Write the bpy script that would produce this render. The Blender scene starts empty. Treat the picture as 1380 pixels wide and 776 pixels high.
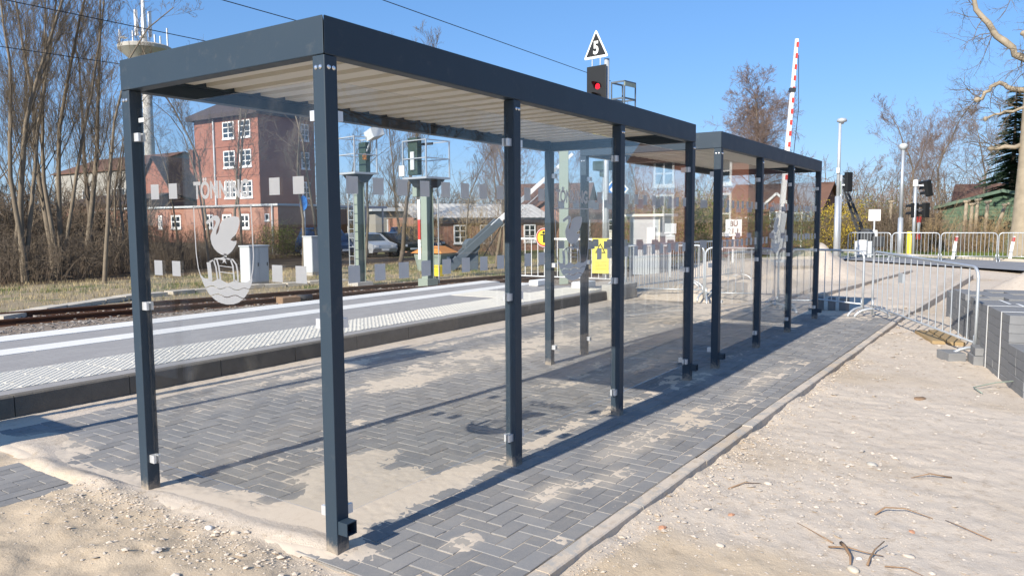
import bpy, math, random
import numpy as np
from mathutils import Vector, Matrix, Quaternion
D = bpy.data
S = bpy.context.scene
COL = S.collection
R = math.radians

# ------------------------------------------------------------------ camera
cam_d = D.cameras.new('camera'); cam = D.objects.new('camera', cam_d); COL.objects.link(cam)
cam_d.sensor_width = 36; cam_d.lens = 1015.23 / 1380 * 36
cam_d.clip_start = 0.05; cam_d.clip_end = 5000
CAM = Vector((-2.4868, -2.6933, 1.6208))
_y, _p, _r = 0.5878, -0.0870, -0.0062
_f = Vector((math.cos(_y)*math.cos(_p), math.sin(_y)*math.cos(_p), math.sin(_p)))
_rt = Vector((math.sin(_y), -math.cos(_y), 0)); _up = _rt.cross(_f)
_r2 = _rt*math.cos(_r) + _up*math.sin(_r); _u2 = -_rt*math.sin(_r) + _up*math.cos(_r)
cam.matrix_world = Matrix(((_r2.x, _u2.x, -_f.x, CAM.x), (_r2.y, _u2.y, -_f.y, CAM.y), (_r2.z, _u2.z, -_f.z, CAM.z), (0, 0, 0, 1)))
S.camera = cam

# ------------------------------------------------------------------ light
SUN_EL, SUN_AZ = R(30.0), math.atan2(-1.0, 0.06)
w = D.worlds.new('World'); S.world = w; w.use_nodes = True
nt = w.node_tree; nt.nodes.clear()
sky = nt.nodes.new('ShaderNodeTexSky'); sky.sky_type = 'NISHITA'; sky.sun_disc = False
sky.sun_elevation = SUN_EL; sky.sun_rotation = SUN_AZ
sky.air_density = 1.0; sky.dust_density = 0.7; sky.ozone_density = 6.0; sky.altitude = 0
bg = nt.nodes.new('ShaderNodeBackground'); bg.inputs['Strength'].default_value = 0.12
wo = nt.nodes.new('ShaderNodeOutputWorld')
hs = nt.nodes.new('ShaderNodeHueSaturation'); hs.inputs['Saturation'].default_value = 1.15
gm = nt.nodes.new('ShaderNodeGamma'); gm.inputs[1].default_value = 0.6          # evens the clear sky out, as the phone camera does
tn = nt.nodes.new('ShaderNodeMix'); tn.data_type = 'RGBA'; tn.blend_type = 'MULTIPLY'; tn.inputs[0].default_value = 1.0; tn.inputs[7].default_value = (1.25, 1.50, 1.93, 1)
nt.links.new(sky.outputs[0], hs.inputs['Color']); nt.links.new(hs.outputs[0], gm.inputs[0]); nt.links.new(gm.outputs[0], tn.inputs[6]); nt.links.new(tn.outputs[2], bg.inputs['Color'])
nt.links.new(bg.outputs[0], wo.inputs['Surface'])
sun_d = D.lights.new('sun', 'SUN'); sun_d.energy = 5.0; sun_d.angle = R(0.53); sun_d.color = (1.0, 0.925, 0.81)
sun = D.objects.new('sun', sun_d); COL.objects.link(sun)
sun.rotation_euler = Vector((1.0, -0.06, -math.tan(SUN_EL))).to_track_quat('-Z', 'Y').to_euler()
sun.location = (-20, 2, 20)
vs = S.view_settings
vs.view_transform = 'Standard'; vs.look = 'None'; vs.exposure = 0.55; vs.gamma = 1.0; vs.use_curve_mapping = False
S.cycles.max_bounces = 10; S.cycles.transparent_max_bounces = 24; S.cycles.glossy_bounces = 4; S.cycles.diffuse_bounces = 4

# ------------------------------------------------------------------ materials
class NB:
    """tiny node builder"""
    def __init__(s, name):
        s.m = D.materials.new(name); s.m.use_nodes = True; s.t = s.m.node_tree; s.t.nodes.clear()
        s.out = s.n('ShaderNodeOutputMaterial')
    def n(s, typ, **kw):
        x = s.t.nodes.new(typ)
        for k, v in kw.items(): setattr(x, k, v)
        return x
    def put(s, sock, v):
        if isinstance(v, bpy.types.NodeSocket): s.t.links.new(v, sock)
        elif isinstance(v, (tuple, list)) and len(v) == 3 and sock.type == 'RGBA': sock.default_value = (*v, 1)
        else: sock.default_value = v
    def math(s, op, a, b=0.0, c=0.0, clamp=False):
        x = s.n('ShaderNodeMath', operation=op, use_clamp=clamp)
        s.put(x.inputs[0], a); s.put(x.inputs[1], b)
        if op in ('MULTIPLY_ADD', 'SMOOTH_MIN', 'SMOOTH_MAX'): s.put(x.inputs[2], c)
        return x.outputs[0]
    def vmath(s, op, a, b=(0, 0, 0)):
        x = s.n('ShaderNodeVectorMath', operation=op); s.put(x.inputs[0], a); s.put(x.inputs[1], b); return x
    def mix(s, f, a, b, mode='MIX'):
        x = s.n('ShaderNodeMix', data_type='RGBA', blend_type=mode)
        s.put(x.inputs[0], f); s.put(x.inputs[6], a); s.put(x.inputs[7], b); return x.outputs[2]
    def noise(s, vec, scale, detail=4, rough=0.55, dist=0.0):
        x = s.n('ShaderNodeTexNoise'); s.put(x.inputs['Vector'], vec); x.inputs['Scale'].default_value = scale
        x.inputs['Detail'].default_value = detail; x.inputs['Roughness'].default_value = rough; x.inputs['Distortion'].default_value = dist
        return x.outputs['Fac']
    def ss(s, v, lo, hi):
        x = s.n('ShaderNodeMapRange', interpolation_type='SMOOTHSTEP'); s.put(x.inputs[0], v)
        x.inputs[1].default_value = lo; x.inputs[2].default_value = hi; return x.outputs[0]
    def pos(s): return s.n('ShaderNodeNewGeometry').outputs['Position']
    def obj(s): return s.n('ShaderNodeTexCoord').outputs['Object']
    def xyz(s, v):
        x = s.n('ShaderNodeSeparateXYZ'); s.put(x.inputs[0], v); return x.outputs
    def bump(s, h, strength=0.3, dist=0.01):
        x = s.n('ShaderNodeBump'); s.put(x.inputs['Height'], h); x.inputs['Strength'].default_value = strength; x.inputs['Distance'].default_value = dist
        return x.outputs[0]
    def bsdf(s, col, rough=0.7, metal=0.0, normal=None, spec=0.5):
        b = s.n('ShaderNodeBsdfPrincipled'); s.put(b.inputs['Base Color'], col); s.put(b.inputs['Roughness'], rough)
        s.put(b.inputs['Metallic'], metal); b.inputs['Specular IOR Level'].default_value = spec
        if normal is not None: s.put(b.inputs['Normal'], normal)
        s.t.links.new(b.outputs[0], s.out.inputs['Surface']); return b

def simple(name, c, rough=0.6, metal=0.0, var=0.12, scale=6.0, bump=0.0, bscale=60, spec=0.4):
    """one base colour with mottling"""
    b = NB(name); p = b.obj()
    n = b.noise(p, scale, 5, 0.6)
    lo = tuple(max(0, x*(1-var)) for x in c); hi = tuple(min(1, x*(1+var)) for x in c)
    col = b.mix(n, lo, hi)
    nm = b.bump(b.noise(p, bscale, 4), bump, 0.01) if bump else None
    r = b.math('MULTIPLY_ADD', b.noise(p, scale*2.3, 3), 0.14, rough-0.07)
    b.bsdf(col, r, metal, nm, spec); return b.m

def brick_mat(name, c1, c2, mortar, bw=0.24, bh=0.075):
    b = NB(name); p = b.pos(); x, y, z = b.xyz(p)
    cx = b.n('ShaderNodeCombineXYZ'); b.put(cx.inputs[0], b.math('ADD', x, y)); b.put(cx.inputs[1], z)
    t = b.n('ShaderNodeTexBrick'); b.put(t.inputs['Vector'], cx.outputs[0])
    b.put(t.inputs['Color1'], c1); b.put(t.inputs['Color2'], c2); b.put(t.inputs['Mortar'], mortar)
    t.inputs['Scale'].default_value = 1.0; t.inputs['Mortar Size'].default_value = 0.008
    t.inputs['Brick Width'].default_value = bw; t.inputs['Row Height'].default_value = bh
    n = b.noise(p, 0.7, 5); col = b.mix(b.math('MULTIPLY', n, 0.5), t.outputs['Color'], tuple(v*0.6 for v in c1))
    b.bsdf(col, 0.9, 0, b.bump(t.outputs['Fac'], 0.3, -0.01), 0.2); return b.m

M = {}
b = NB('anthracite_powder_coat'); p = b.pos(); x, y, z = b.xyz(p)
c = b.mix(b.noise(p, 3, 4), (0.026, 0.042, 0.060), (0.030, 0.048, 0.068))
c = b.mix(b.math('MULTIPLY', b.ss(b.noise(p, 7, 6, 0.7), 0.55, 0.75), 0.10), c, (0.30, 0.27, 0.22))      # fingermarks and dust
zz = b.math('MULTIPLY_ADD', b.noise(p, 25, 5, 0.7), -0.22, b.math('ADD', z, 0.11))
c = b.mix(b.math('MULTIPLY', b.ss(zz, 0.09, -0.02), 0.65), c, (0.45, 0.37, 0.28))                          # splashed sand
b.bsdf(c, b.math('MULTIPLY_ADD', b.noise(p, 5, 4), 0.16, 0.42), 0, b.bump(b.noise(p, 400, 2), 0.03, 0.002), 0.3); M['frame'] = b.m
M['silver'] = simple('brushed_aluminium', (0.72, 0.73, 0.74), 0.38, 0.55, 0.06)
M['bolt'] = simple('bright_bolt_steel', (0.8, 0.8, 0.8), 0.2, 0.9, 0.05)
M['galv'] = simple('galvanised_steel', (0.52, 0.55, 0.57), 0.42, 0.55, 0.14, 9)
M['galvdull'] = simple('dull_galvanised_steel', (0.45, 0.48, 0.50), 0.55, 0.3, 0.15, 9)
M['white'] = simple('white_paint', (0.78, 0.78, 0.76), 0.5, 0, 0.05)
M['whitewood'] = simple('white_window_paint', (0.82, 0.82, 0.80), 0.5, 0, 0.03)
M['black'] = simple('black_paint', (0.014, 0.015, 0.016), 0.5, 0, 0.1)
M['dark'] = simple('dark_grey_paint', (0.035, 0.038, 0.042), 0.5, 0, 0.1)
M['red'] = simple('red_paint', (0.52, 0.055, 0.045), 0.5, 0, 0.08)
M['orange'] = simple('orange_plastic', (0.62, 0.25, 0.06), 0.5, 0, 0.08)
M['yellow'] = simple('yellow_paint', (0.85, 0.62, 0.04), 0.5, 0, 0.06)
M['paleyellow'] = simple('yellow_sheet', (0.88, 0.76, 0.12), 0.6, 0, 0.04)
M['blue'] = simple('blue_sign_paint', (0.02, 0.16, 0.50), 0.4, 0, 0.05)
M['palegreen'] = simple('pale_green_paint', (0.25, 0.30, 0.25), 0.55, 0, 0.10, 4)
M['darkgreen'] = simple('dark_green_paint', (0.03, 0.055, 0.045), 0.55, 0, 0.1)
M['greysteel'] = simple('blue_grey_paint', (0.10, 0.125, 0.15), 0.5, 0, 0.1)
M['cabinet'] = simple('grey_cabinet_paint', (0.50, 0.53, 0.54), 0.55, 0, 0.06, 2)
M['cream'] = simple('cream_cabinet_paint', (0.62, 0.60, 0.52), 0.6, 0, 0.06, 2)
M['concrete'] = simple('concrete', (0.42, 0.40, 0.36), 0.9, 0, 0.18, 9, 0.3, 80, 0.2)
M['palecon'] = simple('pale_concrete', (0.50, 0.45, 0.37), 0.9, 0, 0.18, 7, 0.3, 80, 0.2)
M['darkcon'] = simple('dark_concrete', (0.15, 0.135, 0.115), 0.9, 0, 0.3, 8, 0.3, 60, 0.2)
M['platwhite'] = simple('white_slab', (0.72, 0.70, 0.65), 0.85, 0, 0.08, 10, 0.2, 90, 0.2)
M['tactile'] = simple('pale_tactile_slab', (0.66, 0.62, 0.53), 0.85, 0, 0.10, 10, 0.2, 90, 0.2)
M['rust'] = simple('rusty_rail', (0.085, 0.042, 0.026), 0.8, 0.1, 0.35, 5, 0.3, 90, 0.2)
M['sleeper'] = simple('brown_stained_sleeper', (0.20, 0.13, 0.085), 0.95, 0, 0.3, 8, 0.3, 40, 0.1)
M['plastic'] = simple('black_rubber', (0.02, 0.02, 0.022), 0.7, 0, 0.1)
M['brick'] = brick_mat('red_brick', (0.33, 0.115, 0.07), (0.25, 0.088, 0.055), (0.34, 0.27, 0.22))
M['brick2'] = brick_mat('pale_red_brick', (0.40, 0.19, 0.13), (0.33, 0.145, 0.10), (0.42, 0.35, 0.30))
M['rooftile'] = simple('brown_roof_tiles', (0.15, 0.085, 0.062), 0.85, 0, 0.25, 3, 0.4, 8, 0.2)
M['roofdark'] = simple('dark_roof', (0.07, 0.055, 0.052), 0.85, 0, 0.25, 3, 0.4, 8, 0.2)
M['rooflight'] = simple('pale_corrugated_roof', (0.50, 0.48, 0.44), 0.8, 0, 0.15, 2, 0, 8, 0.2)
M['palewall'] = simple('pale_hall_wall', (0.30, 0.29, 0.26), 0.85, 0, 0.15, 1.0)
M['shedgreen'] = simple('green_shed_boards', (0.07, 0.125, 0.075), 0.75, 0, 0.25, 3)
M['shedroof'] = simple('green_roofing', (0.10, 0.155, 0.11), 0.8, 0, 0.2, 3)
M['winglass'] = simple('dark_window_glass', (0.03, 0.04, 0.05), 0.12, 0, 0.2, 1, spec=0.8)
M['bark'] = simple('grey_brown_bark', (0.20, 0.165, 0.122), 0.95, 0, 0.35, 5, 0.5, 25, 0.1)
M['barkdark'] = simple('dark_bark', (0.13, 0.105, 0.08), 0.95, 0, 0.3, 5, 0.4, 25, 0.1)
M['barkpale'] = simple('pale_plane_bark', (0.32, 0.27, 0.20), 0.9, 0, 0.45, 3, 0.4, 20, 0.1)
M['twig'] = simple('grey_brown_twigs', (0.165, 0.135, 0.10), 0.95, 0, 0.3, 2, spec=0.1)
M['twigred'] = simple('reddish_twigs', (0.225, 0.165, 0.135), 0.95, 0, 0.3, 2, spec=0.1)
M['brush'] = simple('dry_brush', (0.140, 0.110, 0.080), 0.95, 0, 0.4, 1.2, spec=0.1)
M['brushpale'] = simple('straw_brush', (0.34, 0.25, 0.14), 0.95, 0, 0.4, 1.2, spec=0.1)
M['needle'] = simple('dark_conifer_needles', (0.030, 0.058, 0.032), 0.8, 0, 0.4, 2, spec=0.2)
M['forsythia'] = simple('yellow_blossom', (0.46, 0.34, 0.04), 0.8, 0, 0.3, 2, spec=0.2)
M['greenleaf'] = simple('green_leaves', (0.11, 0.14, 0.025), 0.75, 0, 0.35, 2, spec=0.3)
M['straw'] = simple('dry_grass', (0.42, 0.34, 0.19), 0.95, 0, 0.35, 0.6, spec=0.1)
M['grass'] = simple('green_grass', (0.11, 0.15, 0.04), 0.9, 0, 0.35, 0.6, spec=0.1)
M['stone'] = simple('mixed_stone', (0.50, 0.44, 0.37), 0.9, 0, 0.4, 1.7, 0.2, 50, 0.2)
M['ballast'] = simple('ballast_stone', (0.30, 0.27, 0.235), 0.95, 0, 0.5, 2.3, 0.2, 50, 0.2)
M['brickbit'] = simple('broken_brick', (0.50, 0.26, 0.16), 0.9, 0, 0.2, 20, 0.3, 60, 0.2)
M['stick'] = simple('dead_wood', (0.26, 0.17, 0.105), 0.9, 0, 0.3, 12, 0.4, 60, 0.2)
M['blockgrey'] = simple('grey_concrete_block', (0.205, 0.208, 0.212), 0.9, 0, 0.22, 6, 0.25, 120, 0.2)
M['asphalt'] = simple('asphalt', (0.235, 0.24, 0.25), 0.9, 0, 0.2, 1.0, 0.2, 80, 0.2)
M['ceiling'] = simple('beige_coated_sheet', (0.66, 0.62, 0.53), 0.45, 0, 0.04, 2)
M['carblue'] = simple('dark_blue_car_paint', (0.018, 0.045, 0.11), 0.25, 0.1, 0.03)
M['carblack'] = simple('black_car_paint', (0.012, 0.014, 0.017), 0.25, 0.1, 0.03)
M['cargrey'] = simple('silver_car_paint', (0.42, 0.44, 0.46), 0.3, 0.3, 0.03)
M['tyre'] = simple('tyre_rubber', (0.018, 0.018, 0.018), 0.85, 0, 0.1)
M['antenna'] = simple('antenna_white', (0.75, 0.75, 0.74), 0.5, 0, 0.04)
M['towercon'] = simple('tower_concrete', (0.44, 0.42, 0.38), 0.9, 0, 0.15, 0.4)

b = NB('red_signal_light')
e = b.n('ShaderNodeEmission'); b.put(e.inputs[0], (1.0, 0.02, 0.04)); e.inputs[1].default_value = 1.6
b.t.links.new(e.outputs[0], b.out.inputs[0]); M['redlight'] = b.m

# clear glass: straight-through light plus a Schlick mirror part
b = NB('clear_glass'); g = b.n('ShaderNodeNewGeometry')
dt = b.vmath('DOT_PRODUCT', g.outputs['Normal'], g.outputs['Incoming']).outputs['Value']
dt = b.math('ABSOLUTE', dt); om = b.math('SUBTRACT', 1.0, dt, clamp=True)
fr = b.math('MULTIPLY_ADD', b.math('POWER', om, 5.0), 0.93, 0.036)
tr = b.n('ShaderNodeBsdfTransparent'); b.put(tr.inputs[0], (0.978, 0.982, 0.980))
gl = b.n('ShaderNodeBsdfGlossy'); gl.inputs['Roughness'].default_value = 0.0
mx = b.n('ShaderNodeMixShader'); b.put(mx.inputs[0], fr)
b.t.links.new(tr.outputs[0], mx.inputs[1]); b.t.links.new(gl.outputs[0], mx.inputs[2])
sm = b.math('MULTIPLY', b.ss(b.noise(b.pos(), 1.6, 6, 0.7, 1.0), 0.48, 0.75), 0.030)
dd = b.n('ShaderNodeBsdfDiffuse'); b.put(dd.inputs[0], (0.6, 0.57, 0.52)); m2 = b.n('ShaderNodeMixShader'); b.put(m2.inputs[0], sm)
b.t.links.new(mx.outputs[0], m2.inputs[1]); b.t.links.new(dd.outputs[0], m2.inputs[2])
b.t.links.new(m2.outputs[0], b.out.inputs[0]); M['glass'] = b.m
# frosted marking: scatters most of the light onward
b = NB('frosted_marking')
df = b.n('ShaderNodeBsdfDiffuse'); b.put(df.inputs[0], (0.41, 0.41, 0.41))
tl = b.n('ShaderNodeBsdfTranslucent'); b.put(tl.inputs[0], (0.98, 0.98, 0.98))
mx = b.n('ShaderNodeMixShader'); mx.inputs[0].default_value = 0.55
b.t.links.new(df.outputs[0], mx.inputs[1]); b.t.links.new(tl.outputs[0], mx.inputs[2])
b.t.links.new(mx.outputs[0], b.out.inputs[0]); M['frost'] = b.m

SANDC = [(0.51, 0.43, 0.345), (0.61, 0.53, 0.435), (0.47, 0.375, 0.265)]
def sand_color(b, p):
    n1 = b.noise(p, 1.1, 6, 0.6); n2 = b.noise(p, 14, 6, 0.65); n3 = b.noise(p, 0.45, 3, 0.5)
    c = b.mix(n1, SANDC[0], SANDC[1])
    c = b.mix(b.math('MULTIPLY', b.ss(n3, 0.54, 0.70), 0.6), c, SANDC[2])
    c = b.mix(b.math('MULTIPLY', b.ss(n2, 0.50, 0.72), 0.5), c, (0.33, 0.25, 0.17))
    c = b.mix(b.math('MULTIPLY', b.ss(b.noise(p, 55, 4, 0.7), 0.58, 0.72), 0.5), c, (0.76, 0.70, 0.60))
    return c
# dust lying on the paving (world-space stains)
BLOBS = [((0.62, 0.52), 0.62, 0.36, 0.62), ((0.95, 0.95), 0.5, 0.25, 0.5), ((0.1, 0.7), 0.28, 0.9, 0.42), ((0.05, 1.6), 0.20, 0.9, 0.34),
         ((1.2, 0.25), 0.6, 0.13, 0.32), ((0.45, -0.42), 0.16, 0.10, 0.34), ((1.35, -0.45), 0.35, 0.16, 0.30), ((1.75, -0.62), 0.3, 0.13, 0.26), ((2.3, -0.42), 0.5, 0.2, 0.24),
         ((3.1, -0.5), 0.9, 0.25, 0.20), ((5.2, -0.62), 1.6, 0.16, 0.24), ((4.8, 2.6), 2.2, 0.7, 0.26), ((3.2, 2.5), 0.9, 0.35, 0.24), ((7.5, 2.4), 2.5, 0.9, 0.28), ((2.6, 3.1), 0.5, 0.12, 0.26),
         ((10.5, 1.6), 1.6, 1.6, 0.34), ((11.2, -0.3), 1.2, 0.5, 0.26), ((5.1, 0.0), 0.8, 0.15, 0.26), ((0.1, 3.2), 0.35, 0.55, 0.3), ((6.0, 3.62), 6.5, 0.16, 0.24), ((5.3, 1.0), 2.2, 0.4, 0.24)]
def dust_mask(b, p):
    acc = b.math('MULTIPLY_ADD', b.noise(p, 2.3, 7, 0.62, 0.6), 0.55, 0.08)
    acc = b.math('ADD', acc, b.math('MULTIPLY', b.noise(p, 11, 5, 0.65, 1.2), 0.26))
    acc = b.math('ADD', acc, b.math('MULTIPLY_ADD', b.noise(p, 38, 5, 0.7, 1.5), 0.30, -0.15))
    x, y, z = b.xyz(p)
    for (c, sx, sy, a) in BLOBS:
        dx = b.math('MULTIPLY', b.math('SUBTRACT', x, c[0]), 1/sx); dy = b.math('MULTIPLY', b.math('SUBTRACT', y, c[1]), 1/sy)
        r2 = b.math('ADD', b.math('MULTIPLY', dx, dx), b.math('MULTIPLY', dy, dy))
        f = b.math('SUBTRACT', 1.0, r2, clamp=True)
        acc = b.math('MULTIPLY_ADD', f, a, acc)
    return acc
b = NB('grey_pavers'); p = b.pos()
oi = b.n('ShaderNodeObjectInfo').outputs['Random']; ri = b.n('ShaderNodeNewGeometry').outputs['Random Per Island']
rnd = b.math('FRACT', b.math('ADD', b.math('MULTIPLY', oi, 3.7), b.math('MULTIPLY', ri, 7.3)))
c = b.mix(rnd, (0.158, 0.156, 0.155), (0.238, 0.234, 0.230))
c = b.mix(b.math('MULTIPLY', b.noise(p, 9, 6, 0.65), 0.45), c, (0.25, 0.247, 0.24))
c = b.mix(b.math('MULTIPLY', b.ss(b.noise(p, 150, 3), 0.5, 0.7), 0.25), c, (0.35, 0.34, 0.32))
dm = dust_mask(b, p)
c = b.mix(b.math('MULTIPLY', b.ss(dm, 0.38, 0.64), 0.22), c, (0.48, 0.42, 0.34))
c = b.mix(b.math('MULTIPLY', b.ss(dm, 0.58, 0.76), 0.40), c, (0.50, 0.43, 0.34))
b.bsdf(c, 0.85, 0, b.bump(b.noise(p, 220, 3), 0.25, 0.004), 0.25); M['paver'] = b.m

b = NB('joint_sand'); p = b.pos()
c = b.mix(b.ss(b.noise(p, 2.4, 5, 0.6), 0.42, 0.56), (0.50, 0.42, 0.32), (0.30, 0.26, 0.21))
b.bsdf(c, 0.95, 0, b.bump(b.noise(p, 200, 3), 0.3, 0.005), 0.1); M['joint'] = b.m

b = NB('platform_pavers'); p = b.pos(); t = b.n('ShaderNodeTexBrick'); b.put(t.inputs['Vector'], p)
b.put(t.inputs['Color1'], (0.285, 0.27, 0.255)); b.put(t.inputs['Color2'], (0.33, 0.315, 0.295)); b.put(t.inputs['Mortar'], (0.22, 0.21, 0.20))
t.inputs['Scale'].default_value = 1; t.inputs['Brick Width'].default_value = 0.2; t.inputs['Row Height'].default_value = 0.1; t.inputs['Mortar Size'].default_value = 0.003
c = b.mix(b.math('MULTIPLY', b.noise(p, 1.3, 6, 0.6), 0.5), t.outputs['Color'], (0.37, 0.355, 0.34))
b.bsdf(c, 0.85, 0, b.bump(b.noise(p, 120, 3), 0.2, 0.004), 0.25); M['platpave'] = b.m

# ground: sand near the camera, ballast and dry grass by the track, grass past the road
b = NB('ground_earth'); p = b.pos(); x, y, z = b.xyz(p)
c = sand_color(b, p)
gx = b.math('ADD', b.math('MULTIPLY_ADD', b.noise(p, 1.8, 4, 0.6), 0.7, -0.35), b.math('SUBTRACT', x, b.math('MULTIPLY', b.ss(y, -0.9, -1.2), 1.45)))
gold = b.mix(b.noise(p, 9, 6, 0.7), (0.40, 0.295, 0.175), (0.54, 0.43, 0.29))
c = b.mix(b.math('MULTIPLY', b.ss(gx, 0.02, -0.35), 0.62), c, gold)
nz = b.noise(p, 0.8, 5, 0.6); nf = b.noise(p, 6, 6, 0.7)
dirt = b.mix(nf, (0.20, 0.155, 0.10), (0.40, 0.33, 0.22)); dirt = b.mix(b.ss(nz, 0.5, 0.65), dirt, (0.13, 0.15, 0.06))
yy = b.math('MULTIPLY_ADD', nz, 1.2, y)
c = b.mix(b.ss(yy, 8.2, 8.9), c, b.mix(nf, (0.16, 0.115, 0.08), (0.36, 0.31, 0.26)))
tr = b.math('ADD', yy, b.math('MULTIPLY', x, 0.2))
c = b.mix(b.ss(tr, 18.6, 19.4), c, dirt)
forest = b.mix(nf, (0.075, 0.052, 0.034), (0.15, 0.105, 0.065))
c = b.mix(b.ss(b.math('ADD', yy, b.math('MULTIPLY', x, 0.12)), 26.5, 28.5), c, forest)
far = b.mix(nz, (0.11, 0.13, 0.045), (0.22, 0.19, 0.09))
c = b.mix(b.ss(b.math('MULTIPLY_ADD', nz, 1.5, x), 32.0, 33.0), c, far)
hgt = b.math('ADD', b.noise(p, 30, 6, 0.6), b.math('MULTIPLY', b.noise(p, 120, 3, 0.6), 0.3))
b.bsdf(c, 0.95, 0, b.bump(hgt, 0.5, 0.012), 0.1); M['ground'] = b.m

b = NB('drifted_sand'); p = b.pos(); c = b.mix(0.5, sand_color(b, p), (0.62, 0.53, 0.42))
b.bsdf(c, 0.95, 0, b.bump(b.noise(p, 130, 4, 0.6), 0.3, 0.004), 0.1); M['drift'] = b.m

b = NB('sandy_edging'); p = b.pos()
c = b.mix(b.noise(p, 8, 5), (0.36, 0.335, 0.30), (0.46, 0.425, 0.375))
c = b.mix(b.ss(b.noise(p, 5, 6, 0.7, 0.8), 0.40, 0.52), c, sand_color(b, p))
b.bsdf(c, 0.92, 0, b.bump(b.noise(p, 90, 5, 0.6), 0.4, 0.006), 0.15); M['edging'] = b.m
# ------------------------------------------------------------------ mesh helpers
class MB:
    def __init__(s): s.v = []; s.f = []
    def add(s, vs, fs):
        o = len(s.v); s.v += [tuple(q) for q in vs]; s.f += [tuple(i+o for i in f) for f in fs]; return s
    def box(s, x0, x1, y0, y1, z0, z1):
        return s.add([(x0,y0,z0),(x1,y0,z0),(x1,y1,z0),(x0,y1,z0),(x0,y0,z1),(x1,y0,z1),(x1,y1,z1),(x0,y1,z1)],
                     [(0,3,2,1),(4,5,6,7),(0,1,5,4),(1,2,6,5),(2,3,7,6),(3,0,4,7)])
    def obox(s, c, a, bb, cc):
        c, a, bb, cc = map(Vector, (c, a, bb, cc)); vs = []
        for k in (-1, 1):
            for (i, j) in ((-1,-1),(1,-1),(1,1),(-1,1)): vs.append(c + a*i + bb*j + cc*k)
        if a.cross(bb).dot(cc) < 0: return s.add(vs, [(1,2,3,0),(7,6,5,4),(4,5,1,0),(5,6,2,1),(6,7,3,2),(7,4,0,3)])
        return s.add(vs, [(0,3,2,1),(4,5,6,7),(0,1,5,4),(1,2,6,5),(2,3,7,6),(3,0,4,7)])
    def beam(s, p, q, wd, ht, up=(0,0,1)):
        p, q, up = Vector(p), Vector(q), Vector(up); d = q-p
        if abs(d.normalized().dot(up)) > 0.99: up = Vector((1,0,0))
        r = d.cross(up).normalized(); u = r.cross(d).normalized()
        return s.obox((p+q)/2, d/2, r*wd/2, u*ht/2)
    def tube(s, pts, rad, n=8, caps=True, closed=False):
        pts = [Vector(q) for q in pts]; m = len(pts)
        if not isinstance(rad, (list, tuple)): rad = [rad]*m
        rings = []; ref = None
        for i, q in enumerate(pts):
            a = pts[i-1] if (i > 0 or closed) else q; c = pts[(i+1) % m] if (i < m-1 or closed) else q
            d = (c-a)
            d = d.normalized() if d.length > 1e-9 else Vector((0,0,1))
            if ref is None: ref = Vector((0,0,1)) if abs(d.z) < 0.9 else Vector((1,0,0))
            u = (ref - d*ref.dot(d)); u = u.normalized() if u.length > 1e-6 else d.orthogonal().normalized()
            ref = u; vv = d.cross(u)
            rings.append([q + (u*math.cos(2*math.pi*k/n) + vv*math.sin(2*math.pi*k/n))*rad[i] for k in range(n)])
        o = len(s.v)
        for r in rings: s.v += [tuple(q) for q in r]
        for i in range(m if closed else m-1):
            j = (i+1) % m
            for k in range(n):
                l = (k+1) % n; s.f.append((o+i*n+k, o+i*n+l, o+j*n+l, o+j*n+k))
        if caps and not closed:
            s.f.append(tuple(o+k for k in reversed(range(n)))); s.f.append(tuple(o+(m-1)*n+k for k in range(n)))
        return s
    def cyl(s, p, q, r0, r1=None, n=12): return s.tube([p, q], [r0, r0 if r1 is None else r1], n)
    def lathe(s, prof, n=20, c=(0,0,0)):
        o = len(s.v)
        for (r, z) in prof:
            for k in range(n): s.v.append((c[0]+r*math.cos(2*math.pi*k/n), c[1]+r*math.sin(2*math.pi*k/n), c[2]+z))
        for i in range(len(prof)-1):
            for k in range(n):
                l = (k+1) % n; s.f.append((o+i*n+k, o+i*n+l, o+(i+1)*n+l, o+(i+1)*n+k))
        s.f.append(tuple(o+k for k in reversed(range(n)))); s.f.append(tuple(o+(len(prof)-1)*n+k for k in range(n)))
        return s
    def prism(s, poly, o3, ax, ay, az):
        """polygon in plane (ax, ay) at o3 extruded by az"""
        o3, ax, ay, az = map(Vector, (o3, ax, ay, az)); n = len(poly)
        vs = [o3 + ax*a + ay*c for a, c in poly] + [o3 + ax*a + ay*c + az for a, c in poly]
        fs = [tuple(reversed(range(n))), tuple(range(n, 2*n))] + [(i, (i+1) % n, n+(i+1) % n, n+i) for i in range(n)]
        area = sum(poly[i][0]*poly[(i+1) % n][1]-poly[(i+1) % n][0]*poly[i][1] for i in range(n))
        if (area < 0) != (ax.cross(ay).dot(az) < 0): fs = [tuple(reversed(f)) for f in fs]
        return s.add(vs, fs)
    def mesh(s, name, m, smooth=False):
        me = D.meshes.new(name); me.from_pydata(s.v, [], s.f); me.update()
        if m is not None: me.materials.append(m)
        if smooth: me.shade_smooth()
        return me

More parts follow.
